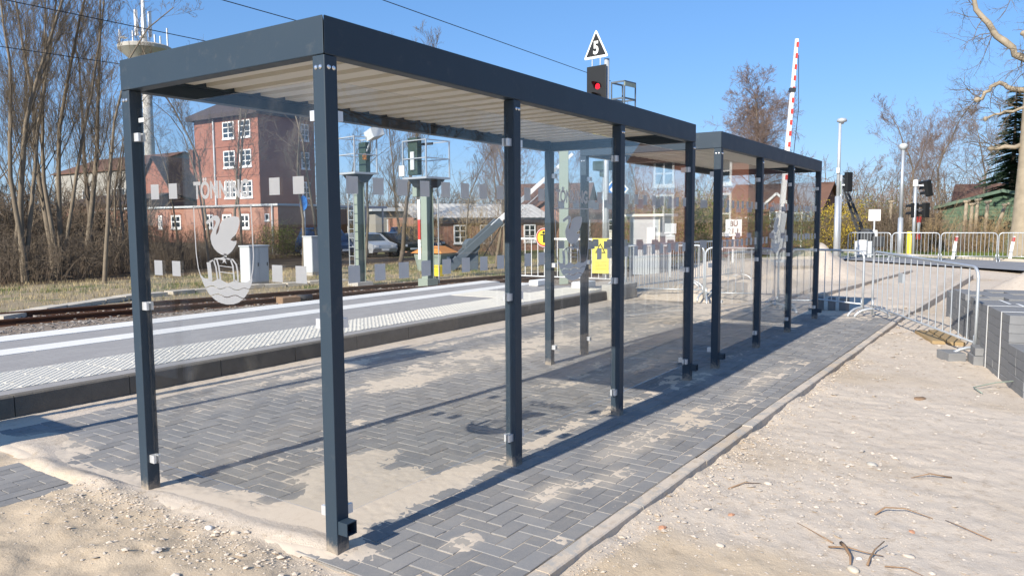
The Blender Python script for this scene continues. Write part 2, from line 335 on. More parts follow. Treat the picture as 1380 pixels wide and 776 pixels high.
def link(name, me, parent=None, loc=(0,0,0), rz=0.0):
    o = D.objects.new(name, me); COL.objects.link(o); o.location = loc; o.rotation_euler = (0, 0, rz)
    if parent is not None: o.parent = parent
    return o
def part(name, mb, m, parent, smooth=False, bevel=0.0, loc=(0,0,0)):
    o = link(name, mb.mesh(name, m, smooth), parent, loc)
    if bevel:
        bv = o.modifiers.new('bevel', 'BEVEL'); bv.width = bevel; bv.segments = 2; bv.limit_method = 'ANGLE'
    return o
def tag(o, label=None, cat=None, group=None, kind=None):
    if label: o['label'] = label
    if cat: o['category'] = cat
    if group: o['group'] = group
    if kind: o['kind'] = kind
    return o
def thing(name, label, cat, loc=(0,0,0), rz=0.0, group=None):
    o = D.objects.new(name, None); COL.objects.link(o); o.location = loc; o.rotation_euler = (0, 0, rz)
    o.empty_display_size = 0.2
    return tag(o, label, cat, group)
def copy_tree(o, parent=None):
    c = o.copy(); COL.objects.link(c)
    if parent is not None: c.parent = parent
    for ch in list(o.children): copy_tree(ch, c)
    return c
def text_mesh(body, size, m, off=0.0, sx=1.0, ext=0.001):
    cu = D.curves.new('lettering', 'FONT'); cu.body = body; cu.size = size; cu.offset = off; cu.extrude = ext
    cu.align_x = 'CENTER'; cu.align_y = 'CENTER'
    o = D.objects.new('lettering', cu); COL.objects.link(o)
    dg = bpy.context.evaluated_depsgraph_get(); me = D.meshes.new_from_object(o.evaluated_get(dg))
    D.objects.remove(o); me.materials.clear(); me.materials.append(m)
    if sx != 1.0: me.transform(Matrix.Diagonal((sx, 1, 1, 1)))
    return me
def smst(a, lo, hi):
    t = np.clip((a-lo)/(hi-lo), 0, 1); return t*t*(3-2*t)
_rs = np.random.RandomState(7); _lat = _rs.rand(256, 256)
def vnoise(x, y):
    xi = np.floor(x).astype(int); yi = np.floor(y).astype(int); fx = x-xi; fy = y-yi
    fx = fx*fx*(3-2*fx); fy = fy*fy*(3-2*fy)
    a = _lat[xi & 255, yi & 255]; bb = _lat[(xi+1) & 255, yi & 255]; c = _lat[xi & 255, (yi+1) & 255]; d = _lat[(xi+1) & 255, (yi+1) & 255]
    return (a*(1-fx)+bb*fx)*(1-fy)+(c*(1-fx)+d*fx)*fy
def fbm(x, y, f, o=4, g=0.5):
    s = 0; a = 1.0; t = 0
    for k in range(o): s = s + a*(vnoise(x*f+17.3*k, y*f-9.1*k)-0.5); t += a; a *= g; f *= 2.03
    return s/t

# ------------------------------------------------------------------ ground sheet
PAV_ROT = -0.021                      # the paving runs slightly askew to the first shelter
def edge_y(x): return -0.875 - 0.021*x          # right-hand border of the paving
def ground_z(x, y):
    x = np.asarray(x, float); y = np.asarray(y, float)
    rough = 0.014*fbm(x, y, 1.6, 3) + (0.017 + 0.022*smst(-x, .1, .5))*fbm(x, y, 5.0, 3) + (0.017 + 0.016*smst(-x, .1, .5))*fbm(x, y, 15.0, 3)
    ey = edge_y(x); d = (ey-0.10) - y                 # >0 on the open sand at the right
    z = -0.05 + rough
    bank = np.exp(-np.clip(d, 0, 9)/0.16)
    z = z + bank*(0.016 + 0.075*fbm(x, y, 2.2, 3)) + 0.035*bank*(1-smst(x, .3, 1.1))
    # paving: sand dips below, drifts poke out
    inside = smst(x, -0.13, 0.03)*smst(y, ey-0.03, ey+0.05)*smst(12.0-x, 0.0, 0.5)*(1-smst(y+0.021*x, 4.05, 4.11))
    lip = np.exp(-((x-0.0+0.25*fbm(x, y, 1.7, 2))/0.10)**2)*smst(y, -0.3, 0.2)*(1-smst(y, 3.0, 3.6))
    drift = 0.020*lip + 0.018*np.exp(-(((x-0.08)/0.2)**2+((y-0.5)/0.5)**2)) \
        + 0.019*np.exp(-(((x-0.05)/0.35)**2+((y-3.35)/0.45)**2)) + 0.014*np.exp(-(((y+0.021*x-4.0)/0.10)**2)) + 0.02*np.exp(-(((x-11.8)/0.7)**2))
    zin = -0.011 + drift + 0.010*fbm(x, y, 3.0, 4)
    z = z*(1-inside) + zin*inside
    # small paved patch at the far left
    pat = smst(-0.16-x, 0, 0.06)*smst(y, 2.10, 2.16)*(1-smst(y, 2.92, 2.98))
    z = z*(1-pat) + (-0.035)*pat
    # sand bar between both pavings, front-left sand
    z = z + 0.028*np.exp(-((x+0.10)/0.06)**2)*smst(y, 1.6, 2.0)*(1-smst(y, 2.8, 3.1)) + 0.035*smst(-x, 0.0, 0.5)*(1-smst(y, 1.5, 2.1))*smst(y, -0.9, -0.2)
    # strip beside the kerb
    st = smst(y+0.021*x, 4.05, 4.13); z = z*(1-st) + (0.000+0.4*rough)*st
    # mounds and heaps
    def mound(cx, cy, sx, sy, h, p=1.0):
        q = np.sqrt(((x-cx)/sx)**2+((y-cy)/sy)**2); return h*np.clip(1-q, 0, 1)**p*(1+0.5*fbm(x, y, 2.5, 3))
    z = z + mound(12.9, 2.95, 0.75, 1.25, 0.34, 0.8) + mound(13.6, 2.2, 0.7, 0.8, 0.20)
    z = z + mound(21.2, 2.2, 2.0, 1.5, 0.92, 1.05) + mound(18.4, -3.6, 2.3, 1.5, 1.0, 0.9) + mound(19.3, 4.6, 1.5, 1.0, 0.55)
    z = z - 0.10*smst(x, 12, 14)*(1-smst(x, 26, 28))*smst(-y, 1.15, 1.4)*(1-smst(-y, 4, 6))
    # falls away to the track and the ground behind it
    low = smst(y, 7.8, 8.6)*(1-smst(x, 12.0, 14.0)) + smst(y, 5.5, 10.5)*smst(x, 12.0, 14.0)
    z = z - 0.47*low
    z = z*(1-0.7*smst(x, 24, 27)*(1-smst(y, 8, 12))) - 0.03*smst(x, 24, 26)*(1-smst(y, 7, 10))
    farz = 0.05*fbm(x, y, 0.15, 3)
    return z + farz*smst(np.hypot(x, y), 25, 60) + 0.05*fbm(x, y, 0.9, 4)*smst(y, 14, 18)
def gz(x, y): return float(ground_z(np.array([x]), np.array([y]))[0])
def seq(*segs):
    out = [segs[0][0]]
    for a, c, st in segs:
        n = max(1, int(round((c-a)/st))); out += [a+(c-a)*(k+1)/n for k in range(n)]
    return np.array(out)
xs = seq((-900,-200,140),(-200,-40,20),(-40,-6,2),(-6,-2.2,0.3),(-2.2,5.5,0.034),(5.5,14,0.08),(14,34,0.25),(34,80,1.5),(80,300,15),(300,1500,150))
ys = seq((-900,-200,140),(-200,-40,20),(-40,-8,2),(-8,-4.6,0.25),(-4.6,4.35,0.036),(4.35,9,0.2),(9,32,0.3),(32,80,2),(80,300,15),(300,1500,150))
X, Y = np.meshgrid(xs, ys, indexing='ij'); Z = ground_z(X, Y)
nx, ny = len(xs), len(ys)
co = np.stack([X, Y, Z], -1).reshape(-1, 3)
idx = np.arange(nx*ny).reshape(nx, ny)
q = np.stack([idx[:-1,:-1], idx[1:,:-1], idx[1:,1:], idx[:-1,1:]], -1).reshape(-1, 4)
me = D.meshes.new('ground'); me.vertices.add(len(co)); me.vertices.foreach_set('co', co.ravel())
me.loops.add(len(q)*4); me.loops.foreach_set('vertex_index', q.ravel()); me.polygons.add(len(q))
me.polygons.foreach_set('loop_start', np.arange(len(q))*4); me.polygons.foreach_set('loop_total', np.full(len(q), 4))
me.update(calc_edges=True); me.shade_smooth(); me.materials.append(M['ground'])
tag(link('ground', me), kind='structure')

def instanced_mesh(name, m, base_v, base_f, mats, smooth=False):
    """many transformed copies of a small mesh joined (for uncountable stuff)"""
    bv = np.array(base_v, float); k = len(bv); n = len(mats)
    V = np.concatenate([bv @ np.array(A).T + np.array(t) for A, t in mats]) if n else np.zeros((0, 3))
    F = []; 
    for i in range(n): F += [tuple(a+i*k for a in f) for f in base_f]
    me = D.meshes.new(name); me.from_pydata(V.tolist(), [], F); me.update(); me.materials.append(m)
    if smooth: me.shade_smooth()
    return me
STONE_V = [(0,0,.55),(.9,.1,.1),(.2,.85,.05),(-.8,.5,.15),(-.75,-.6,0),(.3,-.9,.1),(0,0,-.5)]
STONE_F = [(0,1,2),(0,2,3),(0,3,4),(0,4,5),(0,5,1),(6,2,1),(6,3,2),(6,4,3),(6,5,4),(6,1,5)]
def rot_mat(rng, s, flat=0.7):
    a = rng.uniform(0, 6.28); t = Matrix.Rotation(a, 3, 'Z') @ Matrix.Rotation(rng.uniform(-.4,.4), 3, 'X')
    t = t @ Matrix.Diagonal((s*rng.uniform(.7,1.3), s*rng.uniform(.7,1.2), s*flat*rng.uniform(.6,1.2)))
    return t
rng = random.Random(3)
# pebbles over the open sand
ms = []
for k in range(8000):
    t = rng.random()
    if t < 0.72:
        x = rng.uniform(0.2, 3.4)**1.0 if rng.random() < .6 else rng.uniform(2, 11); y = edge_y(x)-0.13-abs(rng.gauss(0, 0.9))
    elif t < 0.95: x = -abs(rng.gauss(0, .35))-0.03; y = rng.uniform(-0.8, 2.0)
    else: x = rng.uniform(12, 24); y = rng.uniform(-3, 2.5)
    s = min(0.022, 0.0030*math.exp(abs(rng.gauss(0, .66))))*(1.0+0.12*max(0, x))
    if fbm(np.array([x]), np.array([y]), 1.3, 2)[0] < -0.07 and rng.random() < .7: continue
    ms.append((rot_mat(rng, s), (x, y, gz(x, y)+s*.15)))
tag(link('pebbles', instanced_mesh('pebbles', M['stone'], STONE_V, STONE_F, ms)), 'small pale pebbles scattered over the open sand', 'pebbles', kind='stuff')
# single stones, brick bits and sticks that can be pointed at
def rock(name, label, cat, x, y, s, m, flat=0.6, seed=0):
    r = random.Random(seed); mb = MB()
    import bmesh
    bm = bmesh.new(); bmesh.ops.create_icosphere(bm, subdivisions=(1 if 'fragment' in name else 2), radius=1)
    for v in bm.verts:
        d = 1+0.35*(vnoise(np.array([v.co.x*1.4+seed*3.1]), np.array([v.co.y*1.4+v.co.z*1.7]))[0]-.5)
        v.co = Vector((v.co.x*d*s*1.25, v.co.y*d*s*.85, v.co.z*d*s*flat))
    me = D.meshes.new(name); bm.to_mesh(me); bm.free(); me.materials.append(m)
    if 'fragment' not in name: me.shade_smooth()
    tag(link(name, me, None, (x, y, gz(x, y)+s*flat*.2), r.uniform(0, 6)), label, cat)
rock('stone', 'rounded pale stone lying below the twig heap', 'stone', 1.30, -2.12, .030, M['palecon'], .55, 1)
rock('stone', 'small white stone caught among the twigs', 'stone', 1.46, -2.12, .015, M['platwhite'], .6, 2)
rock('stone', 'tan stone on yellowish sand near the paving edge', 'stone', 1.22, -1.50, .019, M['stone'], .6, 3)
rock('stone', 'flat buff stone to the right of the twigs', 'stone', 1.62, -2.32, .024, M['stone'], .4, 4)
rock('stone', 'grey rounded stone in the middle of the open sand', 'stone', 3.05, -1.95, .034, M['concrete'], .55, 5)
rock('stone', 'buff stone midway along the open sand beside the edging', 'stone', 2.28, -1.46, .022, M['stone'], .6, 6)
rock('stone', 'pale lump of stone on the front left sand', 'stone', -0.13, 0.62, .019, M['stone'], .7, 7)
rock('stone', 'white lump beside the front sand bank', 'stone', -0.16, 0.80, .024, M['platwhite'], .5, 8)
rock('brick_fragment', 'orange brick fragment by the concrete edging', 'brick fragment', 1.26, -1.17, .026, M['brickbit'], .5, 9)
rock('brick_fragment', 'bright orange brick fragment on the sand at lower right', 'brick fragment', 1.98, -2.30, .021, M['brickbit'], .4, 10)
rock('brick_fragment', 'small pink brick fragment on the sand left of the twigs', 'brick fragment', 1.66, -1.42, .020, M['brickbit'], .5, 11)
rock('wood_chip', 'rust brown wood chip on the sand before the block stack', 'wood chip', 5.4, -2.02, .06, M['stick'], .22, 12)
def stick(label, pts, r):
    mb = MB(); P = [(x, y, gz(x, y)+h) for x, y, h in pts]; n = len(P)
    mb.tube(P, [r*(1-.6*i/(n-1)) for i in range(n)], 6); tag(link('twig', mb.mesh('twig', M['stick'], True)), label, 'twig')
stick('thick split brown twig at the centre of the twig heap', [(1.56,-2.02,.02),(1.48,-2.05,.035),(1.40,-2.09,.03),(1.34,-2.10,.012)], .011)
stick('thin twig standing up out of the heap to the right', [(1.38,-2.17,.01),(1.46,-2.17,.02),(1.55,-2.18,.03),(1.63,-2.21,.05)], .006)
stick('twig lying crosswise in the heap', [(1.50,-1.97,.01),(1.49,-2.06,.03),(1.50,-2.14,.025),(1.53,-2.22,.012)], .005)
stick('long thin twig trailing left from the heap', [(1.56,-1.98,.01),(1.62,-1.90,.012),(1.70,-1.82,.008),(1.74,-1.76,.006)], .004)
stick('thin twig trailing right from the heap on the sand', [(1.42,-2.24,.008),(1.44,-2.33,.012),(1.40,-2.42,.006)], .004)
stick('curved dark twig alone on the sand at right', [(2.12,-2.10,.005),(2.20,-2.14,.03),(2.24,-2.24,.035),(2.22,-2.38,.006)], .006)
stick('straight pale twig on the sand near the right border', [(2.05,-2.66,.01),(2.15,-2.52,.012),(2.22,-2.44,.008)], .004)
stick('bent twig on the sand between edging and block stack', [(3.05,-2.42,.005),(2.98,-2.30,.03),(2.92,-2.2,.006)], .006)
stick('short twig lying near the paving edge', [(2.08,-1.27,.006),(2.2,-1.33,.012),(2.26,-1.42,.005)], .005)
# ------------------------------------------------------------------ paving
PW = 0.1035; GAP = 0.0048; PH = 0.08
pv = link('pavement', MB().add([(-.11,.0,-.0042),(12.0,.0,-.0042),(12.0,4.96,-.0042),(-.11,4.96,-.0042)], [(0,1,2,3)]).mesh('pavement', M['joint']), None, (0, -0.872, 0), PAV_ROT)
tag(pv, kind='structure')
def paver_mesh(a, c):
    """block a x c with worn chamfered top, centred, top at z = 0"""
    x, y = a/2-GAP/2, c/2-GAP/2; ch = .0028
    v = []
    for (dx, dy, z) in ((x, y, -PH), (x, y, -ch), (x-ch, y-ch, 0)):
        v += [(-dx,-dy,z),(dx,-dy,z),(dx,dy,z),(-dx,dy,z)]
    f = [(8,9,10,11)]
    for k in (0, 4): f += [(k+i, k+(i+1) % 4, k+4+(i+1) % 4, k+4+i) for i in range(4)]
    return MB().add(v, f)
blocks = []           # (u, v, length, width, vertical?)
NU, NV = 112, 46
v0 = PW               # the row along the edging is laid as stretchers
U1 = NU*PW
occ = {}
for i in range(-2, NU+2):
    for j in range(-2, NV+2):
        k = (i-j) % 4
        if k == 0: cells = [(i, j), (i+1, j)]
        elif k == 3: cells = [(i, j), (i, j+1)]
        else: continue
        ok = [c for c in cells if 0 <= c[0] < NU and 0 <= c[1] < NV]
        if len(ok) == 2:
            u = (cells[0][0]+cells[1][0]+1)/2*PW; v = (cells[0][1]+cells[1][1]+1)/2*PW+v0
            blocks.append((u, v, 2*PW, PW, k == 3))
        elif len(ok) == 1: blocks.append(((ok[0][0]+.5)*PW, (ok[0][1]+.5)*PW+v0, PW, PW, False))
for i in range(57): blocks.append((i*2*PW+.06, PW/2, 2*PW, PW, False))
for j in range(22): blocks.append((-PW/2, v0+PW*(2*j+1), 2*PW, PW, True))
for i in range(36):      # the small patch at the far left, running bond
    for j in range(8):
        u = -0.24-i*PW*2+(PW if j % 2 else 0); 
        if u > -0.2: continue
        blocks.append((u, 3.03+j*PW, 2*PW, PW, False))
rng = random.Random(11)
fw = Vector((_f.x, _f.y, 0)).normalized()
def vis_size(bk):
    c, s = math.cos(PAV_ROT), math.sin(PAV_ROT)
    x = bk[0]*c-bk[1]*s; y = bk[0]*s+bk[1]*c-.872
    d = Vector((x-CAM.x, y-CAM.y, -CAM.z)); dep = d.dot(_f)
    if dep < .3: return 0
    px = 690+1015*d.dot(_r2)/dep; py = 388-1015*d.dot(_u2)/dep
    if px < -25 or px > 1400 or py > 800: return 0
    return bk[2]*bk[3]/d.length**3
blocks.sort(key=vis_size, reverse=True)
PM = {}
rest = MB()
for n, (u, v, a, c, vert) in enumerate(blocks):
    dz = rng.uniform(-.0022, .0022); rz = rng.uniform(-.012, .012)+(math.pi/2 if vert else 0)
    du, dv = rng.uniform(-.001, .001), rng.uniform(-.001, .001)
    if n < 300:
        key = round(a, 4)
        if key not in PM: PM[key] = paver_mesh(a, c).mesh('paver', M['paver'])
        o = link('paver', PM[key], pv, (u+du, v+dv, dz), rz); o.rotation_euler = (rng.uniform(-.006,.006), rng.uniform(-.004,.004), rz)
    else:
        b0 = paver_mesh(a, c); cs, sn = math.cos(rz), math.sin(rz)
        rest.add([(u+du+x*cs-y*sn, v+dv+x*sn+y*cs, z+dz) for x, y, z in b0.v], b0.f)
tag(part('paver', rest, M['paver'], pv), kind='stuff')

# sand swept over the paving: a thin real layer that fills joints and runs out in ragged edges
def drift_h(x, y):
    m = 0.42*fbm(x, y, 1.7, 5, .62)+0.40*fbm(x*0.35+.9*y, y*1.2, 3.6, 4, .6)+0.34*fbm(x, y, 15, 4, .65)+0.26*fbm(x, y, 48, 3, .6)
    for (c, sx, sy, a) in BLOBS:
        q = ((x-c[0])/sx)**2+((y-c[1])/sy)**2; m = m+a*0.85*np.clip(1.15-q, 0, 1)
    m = m+0.28*np.exp(-((y-.16)/.10)**2)*(x > 0)*(x < 5.2)*(0.6+vnoise(x*1.3, y*0+3.3))+0.18*np.exp(-((y+.80)/.07)**2)*vnoise(x*1.1+4, y*0+1.3)
    m = m+0.55*np.exp(-((x+.02+.3*fbm(x, y, 1.7, 2))/.12)**2)*smst(y, -.35, .1)
    return m
def drift_sheet(x0, x1, y0, y1, st):
    gx_ = np.arange(x0, x1, st); gy_ = np.arange(y0, y1, st); X_, Y_ = np.meshgrid(gx_, gy_, indexing='ij')
    m = drift_h(X_, Y_); Zd = np.clip((m-0.235)*0.020, -0.012, 0.0075)-0.0004
    inside = (Y_ > edge_y(X_)+.012) & (Y_+.021*X_ < 4.06) 
    wd_ = smst(X_+.05*fbm(X_, Y_, 4, 3), -.20, -.05); Zd = np.where(inside, Zd*wd_-.025*(1-wd_), -.025); keep = Zd > -0.0045
    fk = keep[:-1,:-1] | keep[1:,:-1] | keep[1:,1:] | keep[:-1,1:]
    idx_ = np.arange(X_.size).reshape(X_.shape); q_ = np.stack([idx_[:-1,:-1], idx_[1:,:-1], idx_[1:,1:], idx_[:-1,1:]], -1)[fk]
    us, inv = np.unique(q_, return_inverse=True); co_ = np.stack([X_.ravel()[us], Y_.ravel()[us], Zd.ravel()[us]], -1)
    return co_, inv.reshape(-1, 4)
VV, FF, o_ = [], [], 0
for a in ((-.24, 4.2, -.95, 4.05, .0135), (4.2, 12.0, -1.2, 3.95, .032)):
    co_, f_ = drift_sheet(*a); VV.append(co_); FF.append(f_+o_); o_ += len(co_)
co_ = np.concatenate(VV); f_ = np.concatenate(FF)
me = D.meshes.new('swept_sand'); me.vertices.add(len(co_)); me.vertices.foreach_set('co', co_.ravel()); me.loops.add(f_.size); me.loops.foreach_set('vertex_index', f_.ravel().astype(np.int32))
me.polygons.add(len(f_)); me.polygons.foreach_set('loop_start', np.arange(len(f_))*4); me.polygons.foreach_set('loop_total', np.full(len(f_), 4)); me.update(calc_edges=True); me.shade_smooth(); me.materials.append(M['drift'])
tag(link('swept_sand', me), 'pale sand swept in ragged patches over the grey paving', 'sand', kind='stuff')

# ------------------------------------------------------------------ edging stones along the paving and out on the sand
ed = D.objects.new('edging', None); COL.objects.link(ed); tag(ed, kind='structure')
def edge_stone(p, q, z, wd=.085, ht=.25):
    mb = MB(); d = Vector((q[0]-p[0], q[1]-p[1], 0)); L = d.length
    prof = [(-wd/2, -ht), (wd/2, -ht), (wd/2, -.006), (wd/2-.008, 0), (-wd/2+.008, 0), (-wd/2, -.006)]
    mb.prism(prof, (0, 0, 0), (0, 1, 0), (0, 0, 1), (L-.005, 0, 0))
    return mb
es = edge_stone((0,0), (1,0), 0).mesh('edging_stone', M['edging'])
rng = random.Random(5)
for k in range(13):
    x = -0.62+k*1.0; o = link('edging_stone', es, ed, (x, edge_y(x)-.058, .012+rng.uniform(-.004,.004)), PAV_ROT+rng.uniform(-.004,.004))
for k in range(11):
    x = 12.4+k; o = link('edging_stone', es, ed, (x, -1.20-.045*(x-12.4), .0), -.045)
for k in range(10):
    x = 14.2+k; o = link('edging_stone', es, ed, (x, .80-.083*(x-14.2), .05), -.083)
# front border stones, half buried below the glass wall
es2 = edge_stone((0,0), (.5,0), 0, .08).mesh('edging_stone', M['edging'])
for k in range(5): link('edging_stone', edge_stone((0,0), (.5,0), 0, .08).mesh('edging_stone', M['edging']) if k == 0 else es2, ed, (-.155, -.85+.5*k, -.03-.008*k), math.pi/2+PAV_ROT)

# ------------------------------------------------------------------ platform
pz = 0.178
pf = link('platform', MB().box(-14, 12.35, 4.41, 8.2, -.6, pz).mesh('platform', M['platpave'])); tag(pf, kind='structure')
kb = MB(); kb.prism([(0,-.5),(.10,-.5),(.10,0),(.014,0),(0,-.014)], (0,0,0), (0,1,0), (0,0,1), (.992,0,0)); kbm = kb.mesh('kerb_stone', M['darkcon'])
for k in range(22): link('kerb_stone', kbm, pf, (-9.6+k, 4.30, pz+.008))
# tactile slabs, ribbed on the diagonal
def rib_slab(s=.3):
    mb = MB(); g = .0006; mb.box(g, s-g, g, s-g, -.05, .004)
    n = 4; st = s/n; e = st*.30
    def cl(c): a = max(g, c+g); bb = min(s-g, s-g+c); return (a, a-c), (bb, bb-c)      # x - y = c inside the slab
    for k in range(-n, n):
        c0 = k*st+st/2
        if abs(c0) > s-.05: continue
        p0, p1 = cl(c0-e); q0, q1 = cl(c0+e); r0, r1 = cl(c0-e*.55); t0, t1 = cl(c0+e*.55)
        vs = [(*q0,.004),(*q1,.004),(*p1,.004),(*p0,.004),(*t0,.0085),(*t1,.0085),(*r1,.0085),(*r0,.0085)]
        mb.add(vs, [(4,5,6,7),(0,1,5,4),(1,2,6,5),(2,3,7,6),(3,0,4,7)])
    return mb
ts = rib_slab().mesh('tactile_slab', M['tactile'])
rng = random.Random(2); nt_ = 0
for i in range(46):
    for j in range(3):
        if nt_ < 240 and -1.8+i*.3 < 12.1: link('tactile_slab', ts, pf, (-1.8+i*.3, 4.62+j*.3, pz+rng.uniform(.0,.002))); nt_ += 1
for i in range(4):
    for j in range(4): link('tactile_slab', ts, pf, (9.3+i*.3, 5.52+j*.28, pz+.001))
ws = MB().box(.003, .997, 0, .42, -.05, .005).mesh('white_slab', M['platwhite'])
we = MB().box(.003, .997, 0, .5, -.06, .006).mesh('platform_edge_slab', M['platwhite'])
for k in range(15):
    link('white_slab', ws, pf, (-2.4+k, 6.62, pz+.001)); link('platform_edge_slab', we, pf, (-2.4+k, 7.72, pz+.002))
# concrete block at the platform end
tag(part('concrete_block', MB().box(-.45,.45,-.2,.2,0,.34), M['concrete'], None, bevel=.01, loc=(12.0,4.22,-.02)), 'plain concrete block at the end of the platform kerb', 'concrete block')

# ------------------------------------------------------------------ railway track beyond the platform
tk = link('railway_track', MB().add([(-12,16.6,-.49),(60,1.5,-.49),(60,8,-.49),(-12,22,-.49)], [(0,1,2,3)]).mesh('track_bed', M['ground'])); 
D.objects.remove(tk)
tk = D.objects.new('railway_track', None); COL.objects.link(tk); tag(tk, kind='structure')
T0 = Vector((4.53, 14.74, 0)); TD = Vector((18.65-4.53, 11.70-14.74, 0)).normalized(); TN = Vector((-TD.y, TD.x, 0)); TA = math.atan2(TD.y, TD.x)
prof = [(-.062,-.15),(.062,-.15),(.062,-.138),(.012,-.118),(.010,-.045),(.036,-.036),(.036,-.004),(.030,0),(-.030,0),(-.036,-.004),(-.036,-.036),(-.010,-.045),(-.012,-.118),(-.062,-.138)]
railm = MB().prism(prof, (0,0,0), (0,1,0), (0,0,1), (66,0,0)).mesh('rail', M['rust'])
for off in (0.0, 1.50): 
    p = T0+TN*off-TD*18; link('rail', railm, tk, (p.x, p.y, -.325), TA)
slm = MB().box(-.13,.13,-.55,2.05,-.16,0); 
for yy in (0.0, 1.5): slm.box(-.08,.08,yy-.13,yy-.07,0,.045).box(-.08,.08,yy+.07,yy+.13,0,.045)
slm = slm.mesh('sleeper', M['sleeper'])
for k in range(70):
    p = T0+TD*(k*.65-12); link('sleeper', slm, tk, (p.x, p.y, -.478), TA+rng.uniform(-.01,.01))
# nearer track hidden below the platform edge
rng = random.Random(8); ms = []
for k in range(5200):
    a = rng.uniform(-9, 17); o = rng.choice((rng.uniform(-2.6, -.1), rng.uniform(-1.5,-.2), rng.uniform(.1, 1.4), rng.uniform(1.6, 2.8)))
    p = T0+TD*a+TN*o; s = rng.uniform(.022, .05)
    ms.append((rot_mat(rng, s, .8), (p.x, p.y, -.475+s*.3+rng.uniform(0,.03))))
tag(link('track_ballast', instanced_mesh('track_ballast', M['ballast'], STONE_V, STONE_F, ms)), 'loose grey and rust stained ballast along the rails', 'ballast', kind='stuff')
# cable trough with concrete lids
ct = thing('cable_trough', 'pale concrete cable trough with slab lids bending along the far side of the track', 'cable trough')
path = [(4.9,15.9),(7.3,17.2),(9.4,18.1),(11.2,18.15),(13.4,17.75),(16.5,17.0)]
for (a, c) in zip(path, path[1:]):
    d = Vector((c[0]-a[0], c[1]-a[1], 0)); n = max(1, round(d.length/.75))
    for k in range(n):
        p = Vector((a[0], a[1], 0))+d*(k+.5)/n
        o = link('lid', D.meshes.get('trough_lid') or MB().box(-.365,.365,-.22,.22,-.12,0).mesh('trough_lid', M['palecon']), ct, (p.x, p.y, -.36+.01*(k % 3)), math.atan2(d.y, d.x))
# road over the level crossing
rd = MB(); c0, c1 = (25.0,-4.2), (37.5,11.5)
ra = Vector((c1[0]-c0[0], c1[1]-c0[1], 0)).normalized(); rn = Vector((-ra.y, ra.x, 0))*-1
NR = 40
for k in range(NR+1):
    t = -60+k*130/NR; c = Vector((27.3,-1.2,0))+ra*t
    for s_ in (0, 4.4): p = c+rn*s_; rd.v.append((p.x, p.y, .018))
for k in range(NR): rd.f.append((2*k, 2*k+1, 2*k+3, 2*k+2))
tag(link('road', rd.mesh('road', M['asphalt'])), kind='structure')
rk = D.objects.new('road_kerb', None); COL.objects.link(rk); tag(rk, kind='structure')
rkm = MB().box(0,.985,-.07,.07,-.2,.10).mesh('kerb_stone', M['palecon'])
for k in range(16):
    p = Vector((27.3,-1.2,0))+ra*(k-5)+rn*4.48; link('kerb_stone', rkm, rk, (p.x, p.y, .02), math.atan2(ra.y, ra.x))
